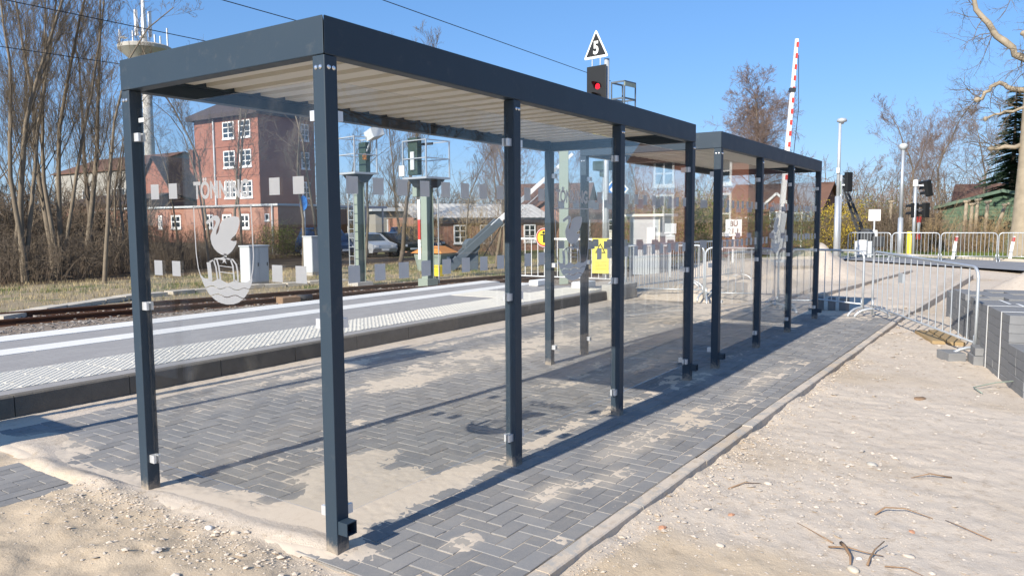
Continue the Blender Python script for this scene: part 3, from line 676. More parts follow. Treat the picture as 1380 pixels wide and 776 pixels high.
# ------------------------------------------------------------------ waiting shelters
H, HF, W, PS = 2.40, 0.179, 1.7185, 0.08
def emblem(face, at, ctr):
    """swan on a barrel in the water inside a shield; plane coordinates u (px right) v (px down) of a drawing 400 x 776"""
    Hf = lambda u: (u-194)*.00161
    Zf = lambda v: 1.715-(v-215)*.001015
    def flat(mb, pts):
        P = [(Hf(u), Zf(v)) for u, v in pts]; n = len(P)
        if sum(P[i][0]*P[(i+1) % n][1]-P[(i+1) % n][0]*P[i][1] for i in range(n)) < 0: P.reverse()
        e = .00005*(len(mb.v) % 7)
        return mb.add([(at-e, ctr-h, z) if face == 'x' else (ctr+h, at-e, z) for h, z in P], [tuple(range(n))])
    def poly(pts): 
        return flat(MB(), pts)
    def stroke(pts, wd):
        mb = MB()
        for (a, c) in zip(pts, pts[1:]):
            d = Vector((c[0]-a[0], c[1]-a[1])); n = Vector((-d.y, d.x)).normalized()*wd/2; e = d.normalized()*wd*.3
            q = [(a[0]+n.x-e.x, a[1]+n.y-e.y), (c[0]+n.x+e.x, c[1]+n.y+e.y), (c[0]-n.x+e.x, c[1]-n.y+e.y), (a[0]-n.x-e.x, a[1]-n.y-e.y)]
            flat(mb, q)
        return mb
    sh = [(40,215),(41,330),(44,470),(52,545),(66,600)]
    shR = [(347,215),(350,330),(352,470),(346,540),(335,600)]
    outline = stroke(sh, 5); o2 = stroke(shR, 5); o3 = stroke([(35,213),(352,213)], 7)
    outline.add(o2.v, o2.f); outline.add(o3.v, o3.f)
    top = [(66,585),(85,602),(110,604),(130,618),(150,608),(170,600),(190,612),(215,622),(240,610),(255,600),(270,612),(300,614),(320,606),(342,588)]
    bot = [(66,600),(72,618),(88,656),(112,692),(140,716),(170,731),(205,736),(240,731),(270,718),(300,690),(322,655),(336,620),(342,600)]
    def at_u(P, u):
        for a, c in zip(P, P[1:]):
            if a[0] <= u <= c[0]: return a[1]+(c[1]-a[1])*(u-a[0])/(c[0]-a[0])
        return P[0][1] if u < P[0][0] else P[-1][1]
    water = MB(); us = [66+276*k/44 for k in range(45)]
    l1 = lambda u: 648+7*math.sin((u-60)/14.0); l2 = lambda u: 690+7*math.sin((u-85)/15.0)
    for ka, kb in ((lambda u: at_u(top, u), lambda u: l1(u)-2.2), (lambda u: l1(u)+2.2, lambda u: l2(u)-2.2), (lambda u: l2(u)+2.2, lambda u: 999)):
        for ua, ub in zip(us, us[1:]):
            q = [(ua, ka(ua)), (ub, ka(ub)), (ub, max(ka(ub), min(kb(ub), at_u(bot, ub)))), (ua, max(ka(ua), min(kb(ua), at_u(bot, ua))))]
            if max(q[2][1]-q[1][1], q[3][1]-q[0][1]) > .5: flat(water, q)
    swan = poly([(106,300),(112,288),(135,276),(150,264),(166,262),(178,270),(184,284),(182,300),(174,318),(164,338),(160,356),(162,366),(172,352),(178,336),(182,312),(196,288),(215,276),
                 (240,270),(262,268),(284,274),(288,292),(284,316),(276,340),(264,364),(246,380),(236,392),(250,398),(268,396),(266,412),(256,430),(240,452),(222,468),(206,474),(184,470),(164,458),(146,440),(134,416),(128,388),(130,366),(140,344),(152,322),(160,304),(160,292),(152,288),(140,292),(126,304),(112,308)])
    legs = stroke([(205,470),(206,486)], 14); l2 = poly([(160,494),(200,480),(212,484),(205,500),(210,520),(200,508),(188,516),(192,500)]); legs.add(l2.v, l2.f)
    bar = stroke([(112,520),(116,560),(118,606)], 22)
    for pts in ([(118,512),(150,494),(200,490)], [(210,490),(245,496),(262,520),(268,560),(268,606)], [(140,498),(152,540),(158,606)], [(158,494),(168,540),(174,606)], [(232,494),(244,530),(248,606)]):
        s_ = stroke(pts, 8); bar.add(s_.v, s_.f)
    for v in (534, 566): s_ = stroke([(170,v-4),(240,v+2)], 4); bar.add(s_.v, s_.f)
    return [('emblem_outline', outline), ('emblem_water', water), ('emblem_swan', swan), ('emblem_feet', legs), ('emblem_barrel', bar)]

CL = .046
clamp_mb = MB().box(-.023,.023,-.022,-.007,-.024,.024).box(-.023,.023,.007,.022,-.024,.024).box(-.023,-.012,-.007,.007,-.024,.024)
clamp_me = clamp_mb.mesh('clamp', M['silver'])
bolt_me = MB().lathe([(.011,0),(.011,.003),(.0075,.0065),(.0,.008)], 10).mesh('bolt', M['bolt'])
post_me = MB().box(0,PS,0,PS,-.3,H).mesh('post', M['frame'])
sq_front = MB().add([(0,0,0),(.08,0,0),(.08,0,.086),(0,0,.086)],[(0,1,2,3)]).mesh('etched_square', M['frost'])
sq_side = MB().add([(0,0,0),(0,-.08,0),(0,-.08,.086),(0,0,.086)],[(0,1,2,3)]).mesh('etched_square', M['frost'])
stub_mb = MB()
s0 = .065
for (a, bb, c, d) in ((0,s0,0,.005),(0,s0,s0-.005,s0),(0,.005,.005,s0-.005),(s0-.005,s0,.005,s0-.005)): stub_mb.box(a, bb, -.062, 0, c, d)
stub_mb.box(.005,s0-.005,-.006,0,.005,s0-.005)
stub_me = stub_mb.mesh('tube_stub', M['frame'])
GZ0, GZ1 = .175, 2.295
ROWZ = (1.765, 1.325)

def shelter(name, label, x0, y0, L, xi, emb):
    t = thing(name, label, 'bus shelter', (x0, y0, 0))
    posts = [(0,0), (xi[0],0), (xi[1],0), (L-PS,0), (0,W-PS), (L-PS,W-PS)]
    for k, (px, py) in enumerate(posts):
        o = link('post', post_me, t, (px, py, 0))
        bv = o.modifiers.new('bevel', 'BEVEL'); bv.width = .004; bv.segments = 2
        faces = []
        if px == 0: faces.append(('x', px))
        if py == 0: faces.append(('y', py))
        for dd in (.026, .056):
            if px == 0:
                c = link('bolt', bolt_me, o, (0, dd, 2.345)); c.rotation_euler = (0, -math.pi/2, 0)
            if py == 0:
                c = link('bolt', bolt_me, o, (dd, 0, 2.345)); c.rotation_euler = (math.pi/2, 0, 0)
        if py == 0 and (px == 0 or px == L-PS): 
            link('tube_stub', stub_me, t, (px+.008, 0, .105))
    # roof: four box beams mitred at the corners, ribbed sheet between them
    fz0, fz1, bw = H+.002, H+HF, PS
    def beam(poly_):
        return part('fascia_beam', MB().prism(poly_, (0,0,fz0), (1,0,0), (0,1,0), (0,0,fz1-fz0)), M['frame'], t, bevel=.0045)
    g = .0008
    beam([(g,-.002),(L-g,-.002),(L-bw-g,bw),(bw+g,bw)]); beam([(g,W),(bw+g,W-bw),(L-bw-g,W-bw),(L-g,W)])
    beam([(-.002,g),(bw-g,bw+g),(bw-g,W-bw-g),(-.002,W-g)]); beam([(L,g),(L,W-g),(L-bw+g,W-bw-g),(L-bw+g,bw+g)])
    mb = MB(); pitch = .207; P = []; x = bw+.002
    while x < L-bw-pitch:
        P += [(x, 0), (x+.122, 0), (x+.130, .055), (x+.199, .055)]; x += pitch
    P += [(L-bw-.002, 0)]
    zc = H+.085; n = len(P); ya, yb = bw+.002, W-bw-.002
    vs = [(a, ya, zc+c) for a, c in P]+[(a, yb, zc+c) for a, c in P]+[(a, ya, zc+c+.0015) for a, c in P]+[(a, yb, zc+c+.0015) for a, c in P]
    fs = [(i, n+i, n+i+1, i+1) for i in range(n-1)]+[(2*n+i, 2*n+i+1, 3*n+i+1, 3*n+i) for i in range(n-1)]
    part('roof_sheet', mb.add(vs, fs), M['ceiling'], t)
    la = MB().box(bw+.003, L-bw-.003, W-bw-.028, W-bw-.001, zc-.012, fz1-.01).box(bw+.003, bw+.028, bw+.003, W-bw-.03, zc-.011, fz1-.011).box(L-bw-.028, L-bw-.003, bw+.003, W-bw-.03, zc-.011, fz1-.011)
    part('edge_angle', la, M['frame'], t)
    # glass
    cols = [0, xi[0], xi[1], L-PS]
    for k in range(3):
        a, c = cols[k]+PS+.02, cols[k+1]-.02
        gp = part('glass_pane', MB().box(a, c, .035, .045, GZ0, GZ1), M['glass'], t)
        nsq = 8; sp = (c-a)/nsq; mid = (a+c)/2
        for r in ROWZ:
            if k == 1:
                for hh in (-.657,-.478,.398,.577): link('etched_square', sq_front, gp, (mid+hh, .0345, r))
            else:
                for j in range(nsq): link('etched_square', sq_front, gp, (a+sp*(j+.5)-.04, .0345, r))
        if k == 1:
            o = link('lettering', shelter_text, gp, (mid, .0343, 1.800)); o.rotation_euler = (math.pi/2, 0, 0)
            for nm, mb in emblem('y', .0344, mid): part(nm, mb, M['frost'], gp)
        for z in (.2, 1.135, 2.13):
            link('clamp', clamp_me, t, (a-.02+CL/2+.001, .04, z)); o = link('clamp', clamp_me, t, (c+.02-CL/2-.001, .04, z)); o.rotation_euler = (0, 0, math.pi)
    for xx in (0.035, L-PS/2-.005):
        a, c = PS+.02, W-PS-.02
        gp = part('glass_pane', MB().box(xx, xx+.01, a, c, GZ0, GZ1), M['glass'], t)
        mid = (a+c)/2
        for r in ROWZ:
            if xx < .1 and emb:
                for hh in (-.657,-.478,.398,.577): link('etched_square', sq_side, gp, (xx-.0005, mid-hh, r))
            else:
                for j in range(8): link('etched_square', sq_side, gp, (xx-.0005, c-(c-a)/8*(j+.5)+.04, r))
        if xx < .1 and emb:
            o = link('lettering', shelter_text, gp, (xx-.0007, mid, 1.800)); o.rotation_euler = (math.pi/2, 0, -math.pi/2)
            for nm, mb in emblem('x', xx-.0006, mid): part(nm, mb, M['frost'], gp)
            part('sticker', MB().add([(xx-.0006,c-.01,2.215),(xx-.0006,c-.065,2.215),(xx-.0006,c-.065,2.24),(xx-.0006,c-.01,2.24)],[(0,1,2,3)]), M['cabinet'], gp)
        for z in (.2, 1.135, 2.13):
            o = link('clamp', clamp_me, t, (xx+.005, a-.02+CL/2+.001, z)); o.rotation_euler = (0, 0, math.pi/2)
            o = link('clamp', clamp_me, t, (xx+.005, c+.02-CL/2-.001, z)); o.rotation_euler = (0, 0, -math.pi/2)
    # small label in the pane corner
    return t
shelter_text = text_mesh('TÖNNING', .126, M['frost'], .0042, .80, 0.0); shelter_text.name = 'shelter_lettering'
shelter('waiting_shelter', 'nearer anthracite steel shelter with clear glass walls standing on the paving', 0, 0, 4.884, (1.5893, 3.1643), True)
shelter('waiting_shelter', 'farther anthracite steel shelter just behind the first, partly seen through its glass', 5.578, -.031, 5.06, (1.594, 3.1895), False)
# ------------------------------------------------------------------ crowd barriers
def arc(c, r, a0, a1, n, ax, ay):
    return [c+ax*(r*math.cos(a0+(a1-a0)*k/n))+ay*(r*math.sin(a0+(a1-a0)*k/n)) for k in range(n+1)]
bar_cache = {}
def barrier(label, p, q, nb, m='galv', h=1.1, zb=None, group='crowd control barriers', rounded=True, feet=True, plate=None):
    p0 = Vector((p[0], p[1], gz(*p) if zb is None else zb)); q0 = Vector((q[0], q[1], gz(*q) if zb is None else zb))
    d = q0-p0; L = math.hypot(d.x, d.y); rz = math.atan2(d.y, d.x); slope = d.z/L
    t = thing('crowd_barrier', label, 'barrier', p0, rz, group)
    ZL = lambda x: slope*x
    fr = MB(); r = .019; rc = .14 if rounded else .001
    ux, uz = Vector((1,0,0)), Vector((0,0,1))
    pts = [Vector((0,0,.05))]
    if rounded: pts += [Vector((0,0,.5))]+arc(Vector((rc,0,h-rc)), rc, math.pi, math.pi/2, 6, ux, uz)+arc(Vector((L-rc,0,h-rc+ZL(L))), rc, math.pi/2, 0, 6, ux, uz)+[Vector((L,0,.5+ZL(L)))]
    else: pts += [Vector((0,0,h)), Vector((L,0,h+ZL(L)))]
    pts += [Vector((L,0,.05+ZL(L)))]
    if rounded: fr.tube(pts, r, 8)
    else:
        fr.beam(pts[0], pts[1], .04, .04); fr.beam(pts[1]+Vector((0,0,-.02)), pts[2]+Vector((0,0,-.02)), .04, .04); fr.beam(pts[2], pts[3], .04, .04)
    part('frame', fr, M[m], t, rounded)
    part('bottom_rail', MB().tube([(0,0,.20),(L,0,.20+ZL(L))], .014, 6), M[m], t, True)
    key = (m, h); 
    if key not in bar_cache: bar_cache[key] = MB().tube([(0,0,.2),(0,0,h-.005)], .0085, 6, False).mesh('bar', M[m], True)
    for k in range(nb):
        x = L*(k+1)/(nb+1); link('bar', bar_cache[key], t, (x, 0, ZL(x)))
    if feet:
        for x in (.02, L-.02):
            f = MB(); c = Vector((x, 0, ZL(x)-.03)); f.tube(arc(c, .29, math.pi*.97, math.pi*.03, 10, Vector((0,1,0)), uz*.6), .02, 7)
            f.tube([c+Vector((0,0,.17)), c+Vector((0,0,.32))], .02, 7); part('foot', f, M[m], t, True)
    if plate is not None:
        part('plate', MB().box(L*plate-.08, L*plate+.08, -.012, .012, h-.42, h-.28), M['galvdull'], t)
    return t
barrier('long steel barrier in front, leaning across the sand towards the block stack', (11.28,-.76), (7.95,-2.36), 15, plate=.34)
barrier('steel barrier behind the far shelter, its right end meeting the front barrier', (12.75,1.15), (11.36,-.60), 11)
barrier('steel barrier seen through the far shelter, left of its fifth post', (12.25,2.45), (12.75,1.22), 8)
barrier('steel barrier behind the long sand ridge, across the platform end', (12.35,4.25), (12.3,2.5), 15, 'galv')
barrier('steel barrier running away along the track side, its nearer half', (12.5,4.3), (15.4,3.98), 25, 'galv')
barrier('steel barrier running away along the track side, its farther half', (15.5,3.95), (18.6,3.62), 25, 'galv')
barrier('white square-cornered railing closing off the platform end', (12.25,7.1), (12.25,4.5), 14, 'white', 1.08, .18, None, False)
for lab, p, q, nb in (('far barrier across the road, beside the tall lamp post', (31.6,3.1), (31.3,1.45), 12),
                      ('far barrier in front of the crossing signal mast', (31.3,1.4), (31.45,-.25), 12),
                      ('far barrier in front of the green shed', (31.5,-.3), (31.75,-2.15), 13),
                      ('far barrier at the right border below the plane tree', (31.8,-2.2), (32.1,-4.3), 13)):
    barrier(lab, p, q, nb, zb=.0)

# white rubber feet of the platform railing
for y in (5.2, 6.3):
    tag(part('ballast_foot', MB().box(-.35,.35,-.12,.12,0,.13), M['white'], None, bevel=.02, loc=(12.22,y,.182)), 'white ballast block under the platform railing, '+('nearer the kerb' if y < 6 else 'nearer the track'), 'ballast block', 'railing ballast blocks')

# round yellow sign and yellow notice on the fences
t = thing('round_sign', 'round yellow sign with red rim and black figure on the platform railing', 'sign', (12.18,6.2,1.27), -math.pi/2)
def disc(r, y0, y1, n=32): 
    return MB().prism([(r*math.cos(2*math.pi*k/n), r*math.sin(2*math.pi*k/n)) for k in range(n)], (0,y0,0), (1,0,0), (0,0,1), (0,y1-y0,0))
t.rotation_euler = (0,0,-math.pi/2)
part('sign_plate', disc(.215,0,.006), M['white'], t); part('rim', disc(.205,-.002,0.0), M['red'], t); part('face', disc(.168,-.004,-.0021), M['yellow'], t)
fg = MB().box(-.026,.024,-.006,-.0041,-.12,.045).box(-.095,.08,-.0062,-.0041,.046,.075)
fg.prism([(.034*math.cos(k*.524)-.01, .115+.034*math.sin(k*.524)) for k in range(12)], (0,-.006,0), (1,0,0), (0,0,1), (0,.0019,0))
part('figure', fg, M['black'], t)
t = thing('notice_board', 'yellow notice sheet with lines of print tied to the platform railing', 'notice', (12.20,4.78,.50), -math.pi/2)
part('sheet', MB().box(-.20,.20,-.004,0,0,.76), M['paleyellow'], t)
ln = MB(); rng = random.Random(4)
for k in range(7): 
    x = -.135
    while x < .13:
        wd = rng.uniform(.02,.05); ln.box(x, min(x+wd,.145), -.0052,-.0041, .245-.030*k, .254-.030*k); x += wd+.012
part('print', ln, M['black'], t)
bd = MB().box(-.165,.165,-.0052,-.0041,.015,.02).box(-.165,.165,-.0052,-.0041,.30,.306).box(-.165,-.16,-.0053,-.0041,.02,.3).box(.16,.165,-.0053,-.0041,.02,.3)
part('border', bd, M['black'], t)
tri = MB().prism([(-.13,.44),(.13,.44),(0,.66)], (0,-.0053,0), (1,0,0), (0,0,1), (0,.0012,0)); part('warning_triangle', tri, M['black'], t)
tri = MB().prism([(-.09,.463),(.09,.463),(0,.615)], (0,-.0062,0), (1,0,0), (0,0,1), (0,.0008,0)); part('triangle_field', tri, M['paleyellow'], t)

# ------------------------------------------------------------------ loose blocks and strapped stacks
blk_cache = {}
def block_mesh(a, c, h):
    k = (a, c, h)
    if k not in blk_cache:
        mb = MB(); x, y, g = a/2-.002, c/2-.002, .004; v = []
        for dx, dy, z in ((x-g,y-g,0),(x,y,g),(x,y,h-g),(x-g,y-g,h-.001)): v += [(-dx,-dy,z),(dx,-dy,z),(dx,dy,z),(-dx,dy,z)]
        f = [(3,2,1,0),(12,13,14,15)]
        for b0 in (0,4,8): f += [(b0+i, b0+(i+1) % 4, b0+4+(i+1) % 4, b0+4+i) for i in range(4)]
        blk_cache[k] = mb.add(v, f).mesh('paving_block', M['blockgrey'])
    return blk_cache[k]
def stack(name, label, loc, rz, nx_, ny_, nz_, a=.30, c=.20, h=.092, straps=(), skip=None, z0=0.0):
    t = thing(name, label, 'block stack', loc, rz, None); rng = random.Random(int(loc[0]*100))
    n = 0
    for k in range(nz_):
        for i in range(nx_):
            for j in range(ny_):
                if 0 < i < nx_-1 and 0 < j < ny_-1 and k < nz_-1: continue
                if skip and skip(i, j, k): continue
                o = link('paving_block', block_mesh(a, c, h), t, ((i+.5)*a+rng.uniform(-.004,.004), (j+.5)*c+rng.uniform(-.004,.004), z0+k*h), rng.uniform(-.012,.012)); n += 1
    for (axis, at) in straps:
        s_ = MB(); X1, Y1, Z1 = nx_*a+.006, ny_*c+.006, z0+nz_*h+.003; wd = .014
        if axis == 'x': s_.box(-.008,X1,at-wd,at+wd,Z1,Z1+.002).box(-.009,-.006,at-wd,at+wd,.02,Z1+.002).box(X1-.003,X1,at-wd,at+wd,.02,Z1+.002)
        else: s_.box(at-wd,at+wd,-.008,Y1,Z1+.0005,Z1+.0025).box(at-wd,at+wd,-.009,-.006,.02,Z1+.002).box(at-wd,at+wd,Y1-.003,Y1,.02,Z1+.002)
        part('strap', s_, M['white'], t)
    return t
sr = R(13.2)
zb = -.085
stack('block_stack', 'tall strapped stack of grey concrete blocks at the right border', (6.92,-4.05,zb), sr, 4, 7, 8, straps=(('x',.35),('x',1.05),('y',.3),('y',.9)))
stack('block_stack', 'low loose stack of grey blocks in front of the tall strapped stack', (6.22,-3.99,zb), sr, 2, 6, 5)
stack('block_stack', 'strapped grey block stack just behind the tall stack', (8.28,-3.72,zb), sr, 4, 6, 7, straps=(('x',.3),('x',.9),('y',.6)))
stack('block_stack', 'farther grey block stack with an uneven top row by the brown sand heap', (9.7,-3.45,zb), sr, 5, 6, 7, skip=lambda i,j,k: k == 6 and (i*3+j*5) % 4 == 0)
stack('block_stack', 'rearmost grey block stack, low, beneath the brown heap', (11.6,-3.25,zb), sr, 5, 6, 5, straps=(('x',.5),))
for (x, y, rz, lab) in ((7.86,-2.12,.5,'grey block under the left curve of the barrier foot'), (7.72,-2.42,.25,'grey block under the right curve of the barrier foot'), (7.60,-2.55,.3,'grey block against the tall stack, by the barrier foot')):
    o = link('loose_block', block_mesh(.30,.20,.11), None, (x, y, gz(x,y)-.01), rz); tag(o, lab, 'concrete block')
o = link('loose_block', block_mesh(.30,.20,.09), None, (7.75,-2.44,gz(7.75,-2.44)+.102), .2); tag(o, 'grey block lying on another block at the barrier foot', 'concrete block')
for k, (x, y, rz, lab) in enumerate(((12.30,.26,.2,'upright grey block, left of three behind the last shelter post'), (12.22,.05,.1,'upright grey block, middle of three behind the last shelter post'), (12.18,-.17,-.15,'upright grey block, right of three behind the last shelter post'))):
    o = link('loose_block', block_mesh(.2,.12,.27), None, (x, y, gz(x,y)-.005), rz); tag(o, lab, 'concrete block', 'blocks behind the far shelter')
tag(link('cut_strap', MB().tube([(5.9,-2.5,gz(5.9,-2.5)+.01),(6.1,-2.42,gz(6.1,-2.42)+.02),(6.25,-2.6,gz(6.25,-2.6)+.06),(6.3,-2.8,.05)], .006, 5).mesh('cut_strap', M['palegreen'], True)), 'pale cut packing strap curling from the low block stack', 'strap')
t = thing('timber_plank', 'pale timber planks lying under the front barrier', 'plank', (9.6,-1.95,gz(9.6,-1.95)), .3)
part('plank', MB().box(-.6,.6,-.09,.09,0,.05), M['brushpale'], t, bevel=.004); part('plank', MB().box(-.5,.55,.12,.28,0,.045), M['brushpale'], t, bevel=.004)

# ------------------------------------------------------------------ cabinets
def cabinet(label, x, y, wx, wy, h, m='cabinet', rz=0.0, nd=2):
    t = thing('equipment_cabinet', label, 'cabinet', (x, y, gz(x, y)-.03), rz)
    part('plinth', MB().box(-wx/2+.02,wx/2-.02,-wy/2+.02,wy/2-.02,0,.16), M['concrete'], t)
    part('housing', MB().box(-wx/2,wx/2,-wy/2,wy/2,.16,h-.05), M[m], t, bevel=.012)
    part('lid', MB().box(-wx/2-.03,wx/2+.03,-wy/2-.03,wy/2+.03,h-.048,h), M[m], t, bevel=.01)
    for k in range(nd):
        a = -wx/2+.02+k*(wx-.04)/nd; c = a+(wx-.04)/nd-.01
        d = part('door', MB().box(a,c,-wy/2-.012,-wy/2-.001,.19,h-.08), M[m], t, bevel=.004)
        part('handle', MB().box(c-.06,c-.035,-wy/2-.03,-wy/2-.013,h*.5,h*.5+.12), M['dark'], d)
cabinet('grey trackside cabinet, nearer and left of the two seen through the glass', 13.9,18.7,.78,.5,1.40,nd=2)
cabinet('grey trackside cabinet, farther and right, half hidden by the corner post', 18.5,20.9,.72,.5,1.62,nd=1)
cabinet('cream cabinet in front of the bushes, left of the concrete hut', 22.2,9.3,.42,.45,1.75,'cream',nd=1)
t = thing('equipment_hut', 'grey equipment hut with cream corner posts and overhanging flat roof', 'hut', (22.4,8.0,gz(22.4,8.0)), .0)
part('wall', MB().box(-.5,.5,-.55,.55,0,2.02), M['galvdull'], t); part('roof', MB().box(-.68,.68,-.75,.75,2.022,2.11), M['cream'], t, bevel=.01)
for sx in (-.51,.47):
    for sy in (-.56,.52): part('corner_post', MB().box(sx,sx+.05,sy,sy+.05,0,2.02), M['cream'], t)
part('meter_box', MB().box(-.62,-.512,-.42,-.12,1.05,1.65), M['white'], t, bevel=.01)

# ------------------------------------------------------------------ railway signals
def cage(t, z, wx, wy, h, m):
    part('platform', MB().box(-wx/2,wx/2,-wy/2,wy/2,z-.06,z), M[m], t)
    br = MB(); 
    br.prism([(-wx*.42,0),(wx*.42,0),(.14,-.26),(-.14,-.26)], (0,-wy*.35,z-.061), (1,0,0), (0,0,1), (0,wy*.7,0)); part('bracket', br, M['dark'], t)
    rl = MB()
    for sx in (-1,1):
        for sy in (-1,1): rl.beam((sx*(wx/2-.02),sy*(wy/2-.02),z),(sx*(wx/2-.02),sy*(wy/2-.02),z+h),.035,.035)
    for zz in (z+h*.5, z+h-.02):
        for s_ in (-1,1):
            rl.beam((-wx/2,s_*(wy/2-.02),zz),(wx/2,s_*(wy/2-.02),zz),.03,.03); rl.beam((s_*(wx/2-.02),-wy/2,zz+.001),(s_*(wx/2-.02),wy/2,zz+.001),.03,.03)
    part('guard_rail', rl, M[m], t)
def hmast(t, h, s=.2, m='palegreen', name='mast'):
    mb = MB(); f = .02; mb.box(-s/2,-s/2+f,-s/2,s/2,-.3,h).box(s/2-f,s/2,-s/2,s/2,-.3,h).box(-s/2+f,s/2-f,-.012,.012,-.3,h); part(name, mb, M[m], t)
def ladder(t, h, x, m='galvdull'):
    mb = MB(); 
    for sy in (-.16,.16): mb.beam((x,sy,.2),(x,sy,h),.025,.025)
    for k in range(int(h/.3)): mb.beam((x,-.16,.4+k*.3),(x,.16,.4+k*.3),.016,.016)
    part('ladder', mb, M[m], t)
# left one
x, y = 15.7, 15.54; zg_ = gz(x, y)
t = thing('railway_signal', 'pale green railway signal mast with grey maintenance cage and tilted lamp, left of two', 'signal', (x, y, zg_), R(-12))
hmast(t, 3.75, .27); cage(t, 3.75, .9, 1.0, 1.15, 'galvdull'); ladder(t, 3.7, -.3)
part('base_plate', MB().box(-.3,.3,-.3,.3,-.1,.14), M['concrete'], t)
part('signal_back', MB().box(.1,.3,-.3,.1,3.76,4.75), M['darkgreen'], t, bevel=.02)
lh = MB(); lh.obox((.25,-.62,5.0),(.22,0,.06),(0,.2,-.06),(-.03,.05,.15)); part('lamp_housing', lh, M['cabinet'], t, bevel=.01)
part('lamp_arm', MB().beam((.15,-.2,4.3),(.22,-.55,4.9),.04,.04), M['galvdull'], t)
part('insulator', MB().lathe([(.05,0),(.08,.03),(.05,.08),(.08,.12),(.05,.2)], 10, (.0,-.42,4.15)), M['orange'], t, True)
# right one
x, y = 15.65, 12.55; zg_ = gz(x, y)
t = thing('railway_signal', 'pale green railway signal mast with red and white stripe plate, right of two', 'signal', (x, y, zg_), R(-8))
hmast(t, 3.48, .28); cage(t, 3.48, 1.0, 1.1, 1.12, 'galv'); ladder(t, 3.4, .32)
part('signal_back', MB().box(-.42,-.22,-.05,.38,3.55,4.68), M['darkgreen'], t, bevel=.02)
part('signal_box', MB().box(-.47,-.421,.05,.22,3.7,4.25), M['cabinet'], t, bevel=.01)
part('number_plate', MB().box(-.55,-.52,.40,.66,3.52,3.85), M['cabinet'], t)
part('lamp_arm', MB().beam((0,-.3,4.5),(0,.6,4.52),.05,.07), M['dark'], t)
for k, mm in enumerate(('white','red','white')): part('stripe_plate', MB().box(-.18,-.16,.13,.24,.95+.62*k+(.0),.95+.62*(k+1)-.002), M[mm], t)
part('green_lantern', MB().box(-.16,.02,.3,.5,2.9,3.25), M['palegreen'], t, bevel=.02)
part('mast_foot', MB().box(-.22,.22,-.22,.22,-.1,.35), M['palegreen'], t)
# yellow figure signal with red light
x, y = 20.15, 8.62; zg_ = gz(x, y)
t = thing('railway_signal', 'black signal head showing a red light under a white edged triangle with figure 5', 'signal', (x, y, zg_), R(-8))
part('mast', MB().tube([(0,0,-.3),(0,0,6.9-zg_)], .085, 12), M['galvdull'], t, True)
o5 = -zg_
part('target_board', MB().box(-.16,-.13,-.08,.69,5.35+o5,6.70+o5), M['black'], t, bevel=.012)
part('signal_back', MB().box(-.128,.06,-.04,.60,5.4+o5,6.66+o5), M['greysteel'], t, bevel=.02)
for z, mm in ((6.03+o5,'redlight'),(5.68+o5,'plastic')):
    l = MB().cyl((-.165,.24,z),(-.15,.24,z),.115,n=20); L_ = part('lamp', l, M['plastic'], t)
    part('lens', MB().cyl((-.172,.24,z),(-.166,.24,z),.095,n=20), M[mm], L_)
    hood = MB(); n = 14; 
    for k in range(n):
        a0, a1 = math.pi*(-.1+1.2*k/n), math.pi*(-.1+1.2*(k+1)/n)
        for (a, c) in ((a0, a1),):
            p0 = Vector((-.165,.24+.13*math.cos(a),z+.13*math.sin(a))); p1 = Vector((-.165,.24+.13*math.cos(c),z+.13*math.sin(c)))
            e0 = Vector((-.30*max(.25,math.sin(a)),0,0)); e1 = Vector((-.30*max(.25,math.sin(c)),0,0))
            hood.add([p0,p1,p1+e1,p0+e0],[(0,1,2,3)])
    h_ = part('hood', hood, M['plastic'], L_); sd = h_.modifiers.new('thick','SOLIDIFY'); sd.thickness = .008
def tri_poly(s): return [(-.49*s,-.33*s-.0),(.49*s,-.33*s),(0,.60*s)]
def rtri(s, r):
    P = tri_poly(s); out = []
    for i in range(3):
        p, a, c = Vector(P[i]), Vector(P[i-1]), Vector(P[(i+1) % 3]); d0 = (a-p).normalized(); d1 = (c-p).normalized()
        for k in range(6):
            tt = k/5; out.append(tuple((p+d0*r*(1-tt)**2+d1*r*tt**2)))
    return out
tc = (-.19,.30,7.26+o5)
pl = part('sign_plate', MB().prism(rtri(1.0,.09), tc, (0,-1,0), (0,0,1), (.012,0,0)), M['white'], t)
part('black_field', MB().prism(rtri(.80,.03), (tc[0]-.002,tc[1],tc[2]+.008), (0,-1,0), (0,0,1), (.0015,0,0)), M['black'], t)
o = link('figure', text_mesh('5', .56, M['white'], .018, .82, .001), t, (tc[0]-.004,tc[1],tc[2]-.01)); o.rotation_euler = (math.pi/2,0,-math.pi/2)
part('sign_bracket', MB().box(-.175,-.16,.12,.16,6.7+o5,7.0+o5).box(-.175,-.16,.44,.48,6.7+o5,7.0+o5), M['galvdull'], t)
cb = MB()
for yy in (-.62,-.12):
    for xx in (.1,.75): cb.beam((xx,yy,5.0+o5),(xx,yy,6.15+o5),.035,.035)
for zz in (5.02,5.6,6.13):
    for yy in (-.62,-.12): cb.beam((.1,yy,zz+o5),(.75,yy,zz+o5),.035,.05)
    for xx in (.1,.75): cb.beam((xx,-.62,zz+.001+o5),(xx,-.12,zz+.001+o5),.035,.05)
part('guard_rail', cb, M['greysteel'], t); part('service_platform', MB().box(.05,.8,-.66,-.08,4.94+o5,5.0+o5), M['galvdull'], t); part('rail_plate', MB().box(.08,.70,-.66,-.63,5.98+o5,6.10+o5), M['palegreen'], t)
x, y = 19.36, 9.78; t = thing('steel_mast', 'pale green steel mast standing behind the glass of the near shelter', 'mast', (x, y, gz(x,y)), R(28))
hmast(t, 5.3, .30); part('cap_plate', MB().box(-.17,.17,-.17,.17,5.301,5.33), M['palegreen'], t)
